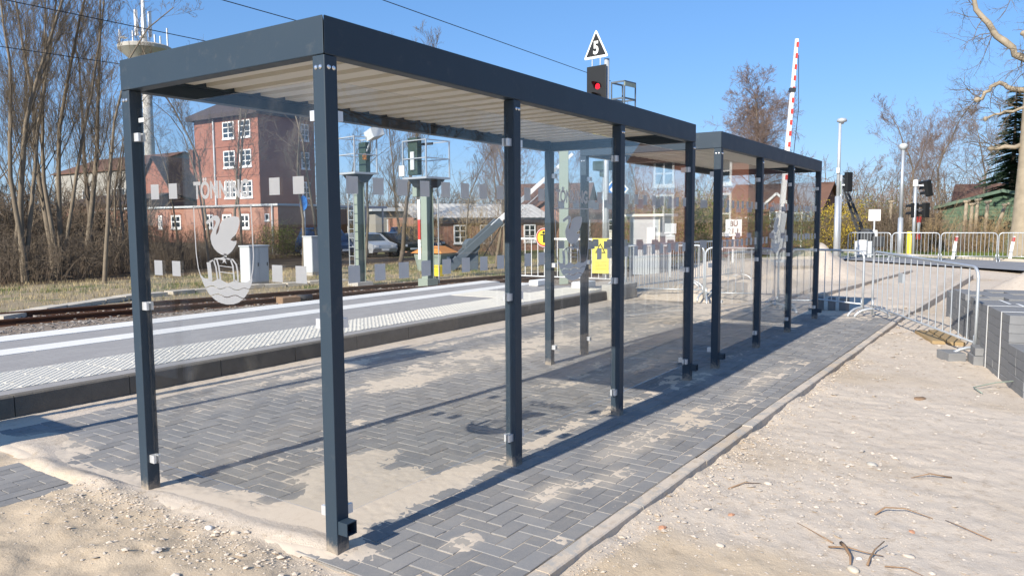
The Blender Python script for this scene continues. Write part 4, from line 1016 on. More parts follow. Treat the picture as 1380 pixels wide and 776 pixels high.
# signal with blue diamond
x, y = 20.95, 9.12; t = thing('diamond_sign', 'blue diamond sign with white edge beside a thin pole with a dark signal hood', 'sign', (x, y, gz(x,y)), R(-5)); zz = -gz(x,y)
part('pole', MB().cyl((0,0,-.2),(0,0,3.35+zz),.035,n=10), M['galv'], t, True)
dm_ = lambda s, y0: MB().prism([(-s,0),(0,-s),(s,0),(0,s)], (y0,-.55,2.70+zz), (0,1,0), (0,0,1), (.004,0,0))
part('sign_plate', dm_(.47,-.08), M['white'], t); part('blue_field', dm_(.41,-.083), M['blue'], t)
chv = MB().prism([(.26,0),(.0,.26),(.0,.15),(.13,0),(.0,-.15),(.0,-.26)], (-.086,-.55,2.70+zz), (0,1,0), (0,0,1), (.002,0,0)); part('chevron', chv, M['white'], t)
part('sign_arm', MB().beam((-.06,0,2.7+zz),(-.06,-.6,2.7+zz),.03,.03), M['galv'], t)
part('signal_hood', MB().box(-.22,.18,-.28,.32,3.36+zz,3.68+zz).box(-.1,.1,-.1,.12,3.15+zz,3.355+zz), M['darkgreen'], t, bevel=.03)
# crossing plate with lettering
x, y = 27.4, 6.62; t = thing('crossing_plate', 'white plate lettered BÜ over 21.1 on a short post by the crossing', 'sign', (x, y, gz(x,y)), R(20)); zz = -gz(x,y)
part('post', MB().box(-.04,.04,-.04,.04,-.2,1.30+zz), M['white'], t); part('sign_plate', MB().box(-.06,-.045,-.31,.31,1.02+zz,1.68+zz), M['white'], t)
for s_, z in (('BÜ',1.50),('21.1',1.20)):
    o = link('lettering', text_mesh(s_, .30, M['black'], .004, .85, .002), t, (-.063,0,z+zz)); o.rotation_euler = (math.pi/2,0,-math.pi/2)
x, y = 28.2, 7.5; t = thing('meter_post', 'white post with two small white boxes left of the crossing plate', 'post', (x, y, gz(x,y)))
part('post', MB().box(-.035,.035,-.035,.035,-.2,1.9), M['galvdull'], t); part('box', MB().box(-.12,.0,-.16,.16,1.35,1.7), M['white'], t); part('box', MB().box(-.12,.0,-.16,.16,.55,.85), M['white'], t)
x, y = 18.44, 5.67; t = thing('board_sign', 'pair of small grey boards on a post above the barrier', 'sign', (x, y, gz(x,y)), R(10)); zz = -gz(x,y)
part('post', MB().box(-.025,.025,-.025,.025,-.1,1.3+zz), M['galv'], t); part('upper_board', MB().box(-.05,-.03,-.17,.17,1.26+zz,1.56+zz), M['cabinet'], t); part('lower_board', MB().box(-.05,-.03,-.14,.14,1.0+zz,1.22+zz), M['galvdull'], t)
# trackside boxes
x, y = 7.95, 13.95; p = T0+TD*3.9-TN*.35
for s_, lab, pp in ((1, 'orange brown track device on the near rail', T0+TD*6.4-TN*.45),):
    t = thing('track_device', lab, 'track device', (pp.x, pp.y, -.47), TA)
    part('housing', MB().box(-.42,.1,-.18,.18,0,.2), M['stick'], t, bevel=.02); part('motor', MB().cyl((.12,0,.12),(.5,0,.12),.1,n=10), M['dark'], t, True); part('cable', MB().tube([(.3,.1,.05),(.7,-.1,.04),(.95,.0,.02)],.03,6), M['plastic'], t, True)
x, y = 18.45, 14.45; t = thing('yellow_box', 'small yellow track box on a short post beside the rails', 'track box', (x, y, gz(x,y)), R(-12)); part('housing', MB().box(-.12,.12,-.19,.19,.18,.58), M['yellow'], t, bevel=.02); part('post', MB().box(-.04,.04,-.06,.06,-.1,.179), M['dark'], t)
# grit bin with orange hipped lid
x, y = 22.85, 18.2; t = thing('grit_bin', 'pale green grit bin with an orange hipped lid beyond the track', 'grit bin', (x, y, gz(x,y)), R(6))
part('body', MB().add([(-.5,-.55,0),(.5,-.55,0),(.5,.55,0),(-.5,.55,0),(-.6,-.7,.78),(.6,-.7,.78),(.6,.7,.78),(-.6,.7,.78)], [(0,3,2,1),(4,5,6,7),(0,1,5,4),(1,2,6,5),(2,3,7,6),(3,0,4,7)]), M['palegreen'], t, bevel=.02)
part('lid', MB().add([(-.7,-.8,.79),(.7,-.8,.79),(.7,.8,.79),(-.7,.8,.79),(-.3,-.35,1.08),(.3,-.35,1.08),(.3,.35,1.08),(-.3,.35,1.08)], [(0,3,2,1),(4,5,6,7),(0,1,5,4),(1,2,6,5),(2,3,7,6),(3,0,4,7)]), M['orange'], t, bevel=.01)
part('label_plate', MB().box(-.1,.1,-.70,-.668,.5,.62), M['white'], t)

# ------------------------------------------------------------------ level crossing
# half-raised barrier left
x, y = 24.0, 17.1; zg_ = gz(x, y); t = thing('crossing_gate', 'half raised white crossing gate with dark grey counterweight arms', 'crossing gate', (x, y, zg_), math.atan2(-.62,.78))
part('pedestal', MB().box(-.28,.28,-.22,.22,-.1,.95), M['greysteel'], t, bevel=.03)
part('drive_housing', MB().cyl((0,-.32,1.05),(0,.32,1.05),.34,n=10), M['greysteel'], t, bevel=.02)
dr = Vector((.76,0,.65)).normalized(); nn = Vector((-dr.z,0,dr.x)); c0 = Vector((0,0,1.05))
for s_ in (-.34,.34):
    a = c0+Vector((0,s_,0)); part('counterweight_arm', MB().beam(a-dr*1.25,a+dr*1.7,.10,.30,nn), M['greysteel'], t, bevel=.01)
part('counterweight', MB().beam(c0-dr*1.45,c0-dr*.85,.9,.42,nn), M['greysteel'], t, bevel=.02)
for k in range(10):
    a = 1.3+k*.5; wd = .17-.008*k; part('boom_section', MB().beam(c0+dr*a,c0+dr*(a+.498),wd,wd*1.15,nn), M['white' if k not in (3,7) else 'galvdull'], t)
part('skirt_rod', MB().tube([c0+dr*1.6-nn*.28,c0+dr*3.6-nn*.34,c0+dr*5.9-nn*.25],.018,6), M['galvdull'], t, True)
part('brace', MB().beam(c0+Vector((.35,.2,-.9)),c0+dr*2.6+Vector((0,.2,0)),.03,.03), M['dark'], t)
# raised boom
x, y = 28.37, 5.08; zg_ = gz(x, y); t = thing('crossing_gate', 'tall raised white boom with red stripes standing upright over the far shelter', 'crossing gate', (x, y, zg_), R(-60))
part('pedestal', MB().box(-.25,.25,-.3,.3,-.1,1.0), M['galvdull'], t, bevel=.02); part('drive_housing', MB().cyl((0,-.3,1.05),(0,.3,1.05),.3,n=10), M['galvdull'], t, bevel=.02)
dr = Vector((.062,0,1)).normalized(); c0 = Vector((0,0,1.05)); nn = Vector((1,0,0))
for k in range(17):
    a = .4+k*.425; wd = .17-.004*k
    part('boom_section', MB().beam(c0+dr*a,c0+dr*(a+.424),wd,.19-.005*k,nn), M['white'], t)
    if k > 3: part('red_stripe', MB().beam(c0+dr*(a+.10)+Vector((wd*.33,0,0)),c0+dr*(a+.30)+Vector((wd*.33,0,0)),wd*1.04,.10,nn), M['red'], t)
part('boom_clamp', MB().beam(c0+dr*5.6,c0+dr*5.75,.22,.22,nn), M['dark'], t)
part('guy_rod', MB().tube([c0+dr*2.2+Vector((.25,0,0)),c0+dr*5+Vector((.30,0,0)),c0+dr*7+Vector((.12,0,0))],.014,5), M['dark'], t, True)
part('counterweight_arm', MB().beam(c0-dr*.9+Vector((-.1,.36,0)),c0+dr*.9+Vector((0,.36,0)),.08,.2,nn), M['galvdull'], t); part('counterweight_arm', MB().beam(c0-dr*.9+Vector((-.1,-.36,0)),c0+dr*.9+Vector((0,-.36,0)),.08,.2,nn), M['galvdull'], t)
# lattice boom right
x, y = 33.5, 2.72; zg_ = gz(x, y); t = thing('crossing_gate', 'dark lattice crossing boom leaning up to the left behind the tall lamp post', 'crossing gate', (x, y, zg_), R(90-8))
part('pedestal', MB().box(-.35,.35,-.3,.3,-.1,.75), M['cabinet'], t, bevel=.03); part('drive_housing', MB().cyl((0,-.28,.95),(0,.28,.95),.33,n=10), M['dark'], t, bevel=.02)
top = Vector((1.05,0,3.5)); lt = MB()
for s_ in (-.12,.12):
    for e_ in (0,.28): lt.beam((s_*0+e_*.9,s_,.95),top+Vector((e_*.35,s_*.5,0)),.045,.045)
for k in range(9):
    f0, f1 = k/9, (k+1)/9; a = Vector((0,0,.95)).lerp(top,f0); c = Vector((.25,0,.95)).lerp(top+Vector((.1,0,0)),f1); lt.beam(a,c,.025,.025); lt.beam(Vector((.25,0,.95)).lerp(top+Vector((.1,0,0)),f0),Vector((0,0,.95)).lerp(top,f1),.025,.025)
part('lattice_boom', lt, M['dark'], t); part('counterweight', MB().box(-.75,-.3,-.16,.16,.5,.95), M['dark'], t, bevel=.03); part('white_box', MB().box(-.2,.15,.35,.55,.2,.8), M['white'], t)
# small white sign plate on a post
x, y = 34.6, 2.55; t = thing('plate_sign', 'blank white square plate over a small white box on a thin post', 'sign', (x, y, gz(x,y)), R(10)); part('post', MB().box(-.03,.03,-.03,.03,-.1,2.0), M['galv'], t); part('plate', MB().box(-.06,-.035,-.24,.24,1.62,2.12), M['white'], t); part('box', MB().box(-.12,-.035,-.13,.13,.75,1.2), M['white'], t)
# vehicle signals
def tl_head(t, x, y, z, h, n, tilt=0.0, rz=R(-125)):
    hd = MB().box(-.12,.06,-.15,.15,-h/2,h/2); o = part('signal_head', hd, M['black'], t, bevel=.02, loc=(x, y, z)); o.rotation_euler = (tilt, 0, rz)
    for k in range(n):
        zz = h/2-(k+.5)*h/n; vz = MB(); m_ = 8
        for i in range(m_):
            a, c = math.pi*i/m_, math.pi*(i+1)/m_; r = .11
            vz.add([(-.121,r*math.cos(a),zz+r*math.sin(a)),(-.121,r*math.cos(c),zz+r*math.sin(c)),(-.42,r*math.cos(c),zz+r*math.sin(c)-.03),(-.42,r*math.cos(a),zz+r*math.sin(a)-.03)],[(0,1,2,3)])
        v_ = part('visor', vz, M['black'], o); sd = v_.modifiers.new('thick','SOLIDIFY'); sd.thickness = .012
x, y = 32.0, 3.52; t = thing('traffic_signal', 'black two light signal beside the tall lamp post, visors pointing right', 'traffic signal', (x, y, gz(x,y)))
part('post', MB().cyl((0,0,-.2),(0,0,3.55),.06,n=10), M['galvdull'], t, True); tl_head(t, .05,-.30,3.25,.82,2); part('bracket', MB().box(-.03,.03,-.25,0,3.1,3.16), M['galv'], t); part('rear_lamp', MB().box(-.1,.06,-.02,.14,2.75,3.3), M['palegreen'], t, bevel=.03)
x, y = 35.9, 1.10; t = thing('crossing_signal', 'crossing signal mast with tilted three light head, two lower heads and red white cross', 'crossing signal', (x, y, gz(x,y)))
part('post', MB().cyl((0,0,-.2),(0,0,3.45),.075,n=12), M['galv'], t, True); tl_head(t, .1,-.52,3.05,.72,3,.25); tl_head(t, .05,-.02,2.08,.66,2); tl_head(t, .15,-.45,2.08,.66,2)
part('bracket', MB().beam((0,0,3.2),(.08,-.5,3.15),.05,.06), M['galv'], t); part('bracket', MB().beam((0,0,2.1),(.1,-.45,2.1),.05,.06), M['dark'], t)
part('junction_box', MB().box(-.1,.1,-.1,.1,3.15,3.42), M['white'], t, bevel=.02)
for s_ in (-1,1):
    dr = Vector((s_*.22,-s_*.10,.95)).normalized(); cc = Vector((-.1,-.2-.006*s_,1.28))
    for a, c, mm in ((-.52,-.26,'red'),(-.26,.26,'cabinet'),(.26,.52,'red')): part('cross_arm', MB().beam(cc+dr*a,cc+dr*c,.15,.012,Vector((.33,.94,0))), M[mm], t)
x, y = 36.6, 1.35; t = thing('yellow_post', 'bright yellow box standing behind the crossing signal mast', 'yellow box', (x, y, gz(x,y))); part('body', MB().box(-.2,.2,-.14,.14,0,.95), M['yellow'], t, bevel=.03); part('cap', MB().box(-.17,.17,-.11,.11,.951,1.12), M['yellow'], t, bevel=.03)
for (x, y, lab) in ((32.9,-.62,'red topped white marker post in front of the green shed'), (33.2,-2.55,'red topped white marker post near the right border')):
    t = thing('marker_post', lab, 'marker post', (x, y, gz(x,y)), 0); part('post', MB().beam((0,0,-.1),(.05,-.10,.78),.11,.05), M['white'], t); part('red_band', MB().beam((.051,-.103,.782),(.062,-.125,.95),.115,.055), M['red'], t); part('cap', MB().beam((.0625,-.126,.951),(.066,-.132,.99),.10,.05), M['white'], t)
# lamp posts
x, y = 29.5, 3.17; t = thing('street_lamp', 'tall stepped grey lamp post with flat mushroom head, nearer of two', 'street lamp', (x, y, gz(x,y)))
part('lower_pole', MB().cyl((0,0,-.2),(0,0,2.6),.115,.105,14), M['galv'], t, True); part('upper_pole', MB().cyl((0,0,2.6),(0,0,5.45),.07,.055,12), M['galvdull'], t, True); part('lamp_head', MB().lathe([(.06,5.40),(.09,5.46),(.185,5.49),(.19,5.54),(.15,5.61),(.0,5.64)],18,(.02,-.06,0)), M['galvdull'], t, True); part('clamp_box', MB().box(-.13,-.055,-.05,.06,3.5,3.7), M['white'], t)
x, y = 35.3, 1.58; t = thing('street_lamp', 'shorter pale lamp post with white cap lamp, farther of two', 'street lamp', (x, y, gz(x,y)))
part('lower_pole', MB().cyl((0,0,-.2),(0,0,1.75),.12,.11,14), M['galv'], t, True); part('upper_pole', MB().cyl((0,0,1.75),(0,0,4.75),.085,.065,12), M['galv'], t, True); part('lamp_head', MB().lathe([(.07,4.74),(.13,4.80),(.18,4.89),(.17,4.97),(.11,5.02),(.0,5.04)],18), M['cabinet'], t, True)
# overhead wires with their far pole
def wire(label, p, q, sag, r=.012):
    p, q = Vector(p), Vector(q); pts = []
    for k in range(25):
        f = k/24; c = p.lerp(q, f); c.z -= sag*4*f*(1-f); pts.append(c)
    tag(link('overhead_wire', MB().tube(pts, r, 5).mesh('overhead_wire', M['black'], True)), label, 'wire', 'overhead wires')
wire('overhead wire reaching the signal with figure 5', (-12,11.0,7.45), (27,11.85,7.55), .0, .012)
wire('overhead wire ending above the near roof corner', (-14,14.7,7.5), (32,15.2,7.5), .0, .013)
wire('overhead wire crossing in front of the mushroom tower', (-14,20.55,7.5), (40,18.1,7.5), .0, .013)
wire('lowest overhead wire at the left border among the trees', (-14,28.5,7.5), (40,21.5,7.5), .0, .014)
t = thing('shadow_board', 'unseen board on two posts left of the view, added for its shadow by the kerb', 'board', (-1.45,3.95,0))  # out of view; added, panels sized to cast the shadows beside the kerb
part('post', MB().box(-.05,.05,-.38,-.30,-.2,3.7), M['frame'], t); part('post', MB().box(-.05,.05,.30,.38,-.2,3.7), M['frame'], t); part('panel', MB().box(-.03,.03,-.28,.28,2.95,3.6), M['blue'], t); part('panel', MB().box(-.031,.031,-.42,.42,.2,1.12), M['white'], t)
# ------------------------------------------------------------------ buildings
def window(parent, face, at, a0, a1, z0, z1, cols=2, rows=3, name='window', fr=.07, m='whitewood', arched=False):
    """window on a wall: face 'x' = wall plane x = at looking to -X, span in y; 'y' = wall plane y = at looking to -Y, span in x; '+y' looks to +Y"""
    mb = MB(); gl = MB()
    sg = 1 if face == '+y' else -1
    def bx(mbb, p0, p1, q0, q1, d0, d1):
        if face == 'x': mbb.box(at-d1, at-d0, p0, p1, q0, q1)
        else:
            ya, yb = at+sg*d0, at+sg*d1; mbb.box(p0, p1, min(ya,yb), max(ya,yb), q0, q1)
    bx(mb, a0, a0+fr, z0, z1, .0, .06); bx(mb, a1-fr, a1, z0, z1, .0, .06); bx(mb, a0+fr, a1-fr, z0, z0+fr, .0, .06); bx(mb, a0+fr, a1-fr, z1-fr, z1, .0, .06)
    for k in range(1, cols): c = a0+(a1-a0)*k/cols; bx(mb, c-fr*.45, c+fr*.45, z0+fr, z1-fr, .0, .055)
    for k in range(1, rows): c = z0+(z1-z0)*k/rows; bx(mb, a0+fr, a1-fr, c-fr*.35, c+fr*.35, .0, .05)
    bx(mb, a0-.05, a1+.05, z0-.09, z0-.002, .0, .09)
    o = part(name, mb, M[m], parent)
    bx(gl, a0+.01, a1-.01, z0+.01, z1-.01, .002, .025); part('pane', gl, M['winglass'], o)
    return o
def gable_roof(parent, x0, x1, y0, y1, z, h, axis, m, over=.3, th=.14):
    """ridge along axis"""
    mb = MB()
    if axis == 'x':
        c = (y0+y1)/2; prof = [(y0-over, -over*h/((y1-y0)/2)), (c, h), (y1+over, -over*h/((y1-y0)/2)), (y1+over, -over*h/((y1-y0)/2)+th), (c, h+th), (y0-over, -over*h/((y1-y0)/2)+th)]
        mb.prism(prof, (x0-over,0,z), (0,1,0), (0,0,1), (x1-x0+2*over,0,0))
    else:
        c = (x0+x1)/2; prof = [(x0-over, -over*h/((x1-x0)/2)), (c, h), (x1+over, -over*h/((x1-x0)/2)), (x1+over, -over*h/((x1-x0)/2)+th), (c, h+th), (x0-over, -over*h/((x1-x0)/2)+th)]
        mb.prism(prof, (0,y0-over,z), (1,0,0), (0,0,1), (0,y1-y0+2*over,0))
    return part('roof', mb, M[m], parent)
def gable_wall(parent, x0, x1, y0, y1, z0, z1, h, axis, m):
    mb = MB()
    if axis == 'x':
        c = (y0+y1)/2; mb.prism([(y0,z0),(y1,z0),(y1,z1),(c,z1+h-.01),(y0,z1)], (x0,0,0), (0,1,0), (0,0,1), (x1-x0,0,0))
    else:
        c = (x0+x1)/2; mb.prism([(x0,z0),(x1,z0),(x1,z1),(c,z1+h-.01),(x0,z1)], (0,y0,0), (1,0,0), (0,0,1), (0,y1-y0,0))
    return part('wall', mb, M[m], parent)

# brick station building: three storey tower and flat roofed wing
t = thing('station_building', 'red brick station building with square three storey tower and white windows', 'building', (0,0,0))
tx0, tx1, ty0, ty1, tz = 34.4, 39.8, 44.5, 52.4, 9.75
part('tower_wall', MB().box(tx0,tx1,ty0,ty1,-.6,tz), M['brick'], t)
rf = MB().add([(tx0-.45,ty0-.45,tz),(tx1+.45,ty0-.45,tz),(tx1+.45,ty1+.45,tz),(tx0-.45,ty1+.45,tz),(tx0-.45,ty0-.45,tz+.35),(tx1+.45,ty0-.45,tz+.35),(tx1+.45,ty1+.45,tz+.35),(tx0-.45,ty1+.45,tz+.35),(37.0,47.4,tz+2.4),(37.2,49.6,tz+2.4)],
    [(0,3,2,1),(0,1,5,4),(1,2,6,5),(2,3,7,6),(3,0,4,7),(4,5,8),(5,6,9,8),(6,7,9),(7,4,8,9)])
part('tower_roof', rf, M['roofdark'], t)
for z0 in (8.15, 5.95, 3.62):
    window(t, 'x', tx0, 45.35, 46.75, z0, z0+1.28, 2, 3, fr=.09); window(t, 'x', tx0, 47.3, 48.7, z0, z0+1.28, 2, 3, fr=.09)
    window(t, 'y', ty0, 38.4, 39.2, z0, z0+1.28, 2, 3)
for z0 in (5.3, 7.55): part('brick_band', MB().box(tx0-.05,tx0-.001,ty0,ty1,z0,z0+.16), M['brick'], t)
part('drain_pipe', MB().cyl((tx0-.08,49.8,-.3),(tx0-.08,49.8,tz),.08,n=8), M['galvdull'], t)
wx0, wx1, wy0, wy1, wz = 31.0, 34.2, 38.40, 59.5, 2.82
part('wing_wall', MB().box(wx0,wx1,wy0,wy1,-.6,wz), M['brick2'], t); part('wing_cornice', MB().box(wx0-.15,wx1+.1,wy0-.15,wy1+.15,wz+.002,wz+.14), M['cabinet'], t)
part('entrance_wall', MB().box(34.21,39.5,40.6,44.48,-.6,2.7), M['brick'], t); part('wing_plinth', MB().box(wx0-.04,wx1,wy0-.04,wy1,-.6,.25), M['darkcon'], t)
for a, c in ((51.82,52.32), (49.39,50.64), (45.43,46.27), (43.33,44.35), (41.36,42.34)):
    w_ = c-a; window(t, 'x', wx0, a, c, 1.3, 2.3, 2, 2, fr=.12); part('window_arch', MB().prism([(w_/2*math.cos(math.pi*k/8)*1.12, .2*math.sin(math.pi*k/8)) for k in range(9)], (wx0-.045,a+w_/2,2.32), (0,1,0), (0,0,1), (.044,0,0)), M['brick'], t)
window(t, 'x', wx0, 39.24, 39.70, 1.85, 2.3, 1, 1)
part('drain_pipe', MB().cyl((wx0-.08,wy0+.5,-.3),(wx0-.08,wy0+.5,wz),.07,n=8), M['galvdull'], t)
part('entrance_canopy', MB().box(34.3,40.5,37.4,40.5,2.72,2.88), M['galvdull'], t)
for x_ in (34.8,36.6,38.4,40.2): part('canopy_post', MB().cyl((x_,37.6,-.5),(x_,37.6,2.72),.07,n=8), M['galv'], t)
t = thing('blue_post_sign', 'blue round topped sign on a post before the station entrance', 'sign', (27.0,31.2,gz(27.0,31.2))); part('post', MB().cyl((0,0,-.2),(0,0,3.0),.05,n=8), M['galvdull'], t, True); part('plate', MB().prism([(.34*math.cos(k*.3927), .42*math.sin(k*.3927)) for k in range(16)], (-.07,0,3.25), (0,1,0), (0,0,1), (.04,0,0)), M['blue'], t)

def house(name, label, x0, x1, y0, y1, z1, h, axis, wall, roof, wins=(), chim=None, z0=-.6):
    t = thing(name, label, 'building', (0,0,0)); gable_wall(t, x0, x1, y0, y1, z0, z1, h, axis, wall); r_ = gable_roof(t, x0, x1, y0, y1, z1, h, axis, roof)
    for wn in wins: window(t, *wn)
    if chim: part('chimney', MB().box(chim[0]-.3,chim[0]+.3,chim[1]-.3,chim[1]+.3,z1,z1+h+.9), M[wall], r_)
    return t
house('gable_house', 'dark roofed brick house left of the station tower behind bare trees', 40.5, 50, 64.2, 72.5, 3.6, 4.6, 'x', 'brick', 'roofdark', [('x',40.5,66.5,67.5,.8,2.3,2,2),('x',40.5,69,70,.8,2.3,2,2)], (44,67))
t = house('storage_hall', 'long pale hall far behind the trees at left', 48, 60, 84, 104, 8.3, 2.2, 'y', 'palewall', 'rooftile', [('x',48,87,90,4.5,6,3,1),('x',48,94,97,4.5,6,3,1)])
house('brick_house', 'low orange brick house deep in the wood at left', 33, 41, 60.2, 72.5, 3.3, 1.0, 'y', 'brick2', 'roofdark', [('x',33,60.5,61.7,1.2,2.8,2,2),('x',33,64.2,65.4,1.2,2.8,2,2)])
# long workshop beside the crossing
t = thing('workshop', 'long low brick workshop with pale corrugated roof and arched white windows', 'building', (37.3,31.6,0), math.atan2(-3.8,7.25))
part('wall', MB().box(0,10.6,0,6,-.7,1.98), M['brick2'], t)
cr = MB(); n = 44; pts = []
for k in range(n+1): pts.append(-.4+11.3*k/n)
vs = []; 
for k, x_ in enumerate(pts):
    dz = .03*(k % 2); vs += [(x_,-.35,1.95+dz),(x_,3,3.0+dz)]
cr.add(vs, [(2*k,2*k+2,2*k+3,2*k+1) for k in range(n)]); o = part('roof', cr, M['rooflight'], t); sd = o.modifiers.new('thick','SOLIDIFY'); sd.thickness = .03
part('fascia_board', MB().box(-.3,10.8,-.30,-.05,1.78,1.94), M['dark'], t)
for a in (2.7, 4.75, 6.9):
    window(t, 'y', 0, a, a+1.0, .15, 1.45, 2, 3, fr=.09); part('window_arch', MB().prism([(.58*math.cos(math.pi*k/8), .2*math.sin(math.pi*k/8)) for k in range(9)], (a+.5,-.05,1.47), (1,0,0), (0,0,1), (0,.049,0)), M['brick'], t)
window(t, 'y', 0, 8.4, 9.4, .15, 1.45, 2, 3, fr=.09)
t = thing('brick_house', 'taller brick house with dark gable roof beside the crossing', 'building', (47.2,25.6,0), math.atan2(-3.8,7.25)); 
gable_wall(t, 0, 7, 0, 5, -.7, 2.3, .9, 'x', 'brick2'); gable_roof(t, 0, 7, 0, 5, 2.3, .9, 'x', 'rooftile'); window(t, 'y', 0, 1.2, 2.3, .5, 1.8, 2, 3); window(t, 'y', 0, 4, 5.1, .5, 1.8, 2, 3)
t = thing('far_house', 'small brick house with orange gable far beyond the crossing', 'building', (52,26.5,0), R(20)); gable_wall(t, 0, 7, 0, 6, -.7, 2.9, 1.9, 'y', 'brick2'); gable_roof(t, 0, 7, 0, 6, 2.9, 1.9, 'y', 'rooftile'); window(t, 'x', 0, 2.2, 3.4, 1.0, 2.4, 2, 2)
t = thing('far_shop', 'low pale flat roofed building behind the parked cars', 'building', (44,42,0), R(-30)); part('wall', MB().box(0,16,0,6,-.7,2.6), M['palewall'], t); part('roof', MB().box(-.4,16.4,-.4,6.4,2.602,2.9), M['cabinet'], t); 
for k in range(5): window(t, 'y', 0, 1+k*3, 2.8+k*3, .6, 1.9, 3, 1)
# right house with dormer, behind the crossing
t = thing('dormer_house', 'brown roofed brick house with white edged dormer gable beyond the crossing', 'building', (0,0,0))
gable_wall(t, 55.5, 63.5, 9.2, 16.2, -.5, 2.3, 2.1, 'y', 'brick'); r_ = gable_roof(t, 55.5, 63.5, 9.2, 16.2, 2.3, 2.1, 'y', 'rooftile')
d_ = part('dormer', MB().prism([(-1.1,0),(1.1,0),(1.1,.55),(0,1.5),(-1.1,.55)], (55.2,12.1,2.0), (0,1,0), (0,0,1), (2.6,0,0)), M['brick'], t)
for s_ in (-1,1): part('barge_board', MB().beam((55.12,12.1,3.62),(55.12,12.1+s_*1.45,2.32),.16,.16,(1,0,0)), M['white'], d_)
window(t, 'x', 55.2, 11.6, 12.6, 1.2, 2.3, 2, 2); window(t, 'x', 55.5, 14.2, 15.3, .7, 1.9, 2, 2)
part('porch', MB().box(54.2,55.2,10.0,11.0,2.05,2.2).box(54.25,54.35,10.05,10.15,-.3,2.05), M['white'], t)
# green shed
t = thing('green_shed', 'green weatherboarded shed with green sloping roof behind the cut branches', 'shed', (0,0,0))
sx, sy0, sy1 = 43.5, -4.6, .55
zt = lambda y: 2.25+(.55-y)*.27 if y > -1.9 else 2.91
n = 17
for k in range(n):
    z0 = -.1+k*.185; z1 = z0+.18
    ya = sy1; 
    if z1 > 2.25: ya = .55-(z1-2.25)/.27
    if ya < -4.5: continue
    part('board', MB().add([(sx,sy0,z0),(sx,ya,z0),(sx+.03,ya,z1),(sx+.03,sy0,z1),(sx+.08,sy0,z0),(sx+.08,ya,z0),(sx+.08,ya,z1),(sx+.08,sy0,z1)],[(0,3,2,1),(4,5,6,7),(0,1,5,4),(1,2,6,5),(2,3,7,6),(3,0,4,7)]), M['shedgreen'], t)
part('side_wall', MB().box(sx+.1,sx+5,sy1-.1,sy1,-.1,2.2), M['shedgreen'], t)
part('roof', MB().prism([(.95,2.16),(-2.1,2.98),(-5.2,2.2),(-5.2,2.34),(-2.1,3.14),(.95,2.32)], (sx-.3,0,0), (0,1,0), (0,0,1), (5.6,0,0)), M['shedroof'], t)
t = thing('low_shed', 'low dark shed with grey felt roof left of the green shed', 'shed', (0,0,0)); part('wall', MB().box(42.6,46,.75,2.9,-.1,1.35), M['brush'], t); part('roof', MB().prism([(.65,1.4),(3.0,1.36),(2.9,1.9),(.65,1.95)], (42.3,0,0), (0,1,0), (0,0,1), (4.0,0,0)), M['roofdark'], t)
t = thing('grey_house', 'grey gabled house peeping out behind the conifer', 'building', (0,0,0)); gable_wall(t, 60, 67, -2.6, .9, -.3, 2.8, 1.3, 'y', 'palewall'); gable_roof(t, 60, 67, -2.6, .9, 2.8, 1.3, 'y', 'rooftile')
# brick house out of frame, seen mirrored in the glass
t = thing('villa', 'brick villa with tall white windows right of the view, mirrored in the shelter glass', 'building', (0,0,0))
gable_wall(t, 32, 40, -12.9, -7.4, -.2, 4.6, 2.6, 'y', 'brick'); gable_roof(t, 32, 40, -12.9, -7.4, 4.6, 2.6, 'y', 'rooftile')
for a in (-9.2,-11.9): window(t, 'x', 32, a, a+1.05, 1.0, 2.9, 2, 2, fr=.10); window(t, 'x', 32, a, a+1.05, 3.3, 4.5, 2, 2, fr=.10)
# mushroom-topped telecom tower
t = thing('telecom_tower', 'slender concrete telecom tower with saucer platform and white mast rising above the roof', 'tower', (85.0,143.1,-.5))
part('shaft', MB().lathe([(1.05,0),(.95,20),(.85,33)],20), M['towercon'], t, True)
part('platform', MB().lathe([(.9,33.0),(1.6,33.6),(4.9,36.6),(5.0,37.2),(4.7,37.4),(.5,37.5)],32), M['towercon'], t)
part('mast', MB().lathe([(.55,37.4),(.5,43),(.35,43.2),(.3,54),(.05,60)],12), M['antenna'], t, True)
for k, (a, r_, h_) in enumerate(((.3,4.2,3),(1.4,4.4,1.6),(2.6,4.5,2.8),(3.7,4.4,2.0),(4.6,4.3,1.6),(5.4,4.5,3.6))): part('antenna', MB().box(4.4*math.cos(a)-.12,4.4*math.cos(a)+.12,4.4*math.sin(a)-.12,4.4*math.sin(a)+.12,37.3,37.4+h_), M['antenna'], t)
for a in (.8,3.2,4.1): part('dish', MB().lathe([(.1,0),(.6,.15),(.65,.3)],14,(4.3*math.cos(a),4.3*math.sin(a),38.0)), M['antenna'], t, True)
for a in (0.2,2.2,4.2): part('panel_antenna', MB().box(1.5*math.cos(a)-.25,1.5*math.cos(a)+.25,1.5*math.sin(a)-.25,1.5*math.sin(a)+.25,39.5,44.5), M['antenna'], t)

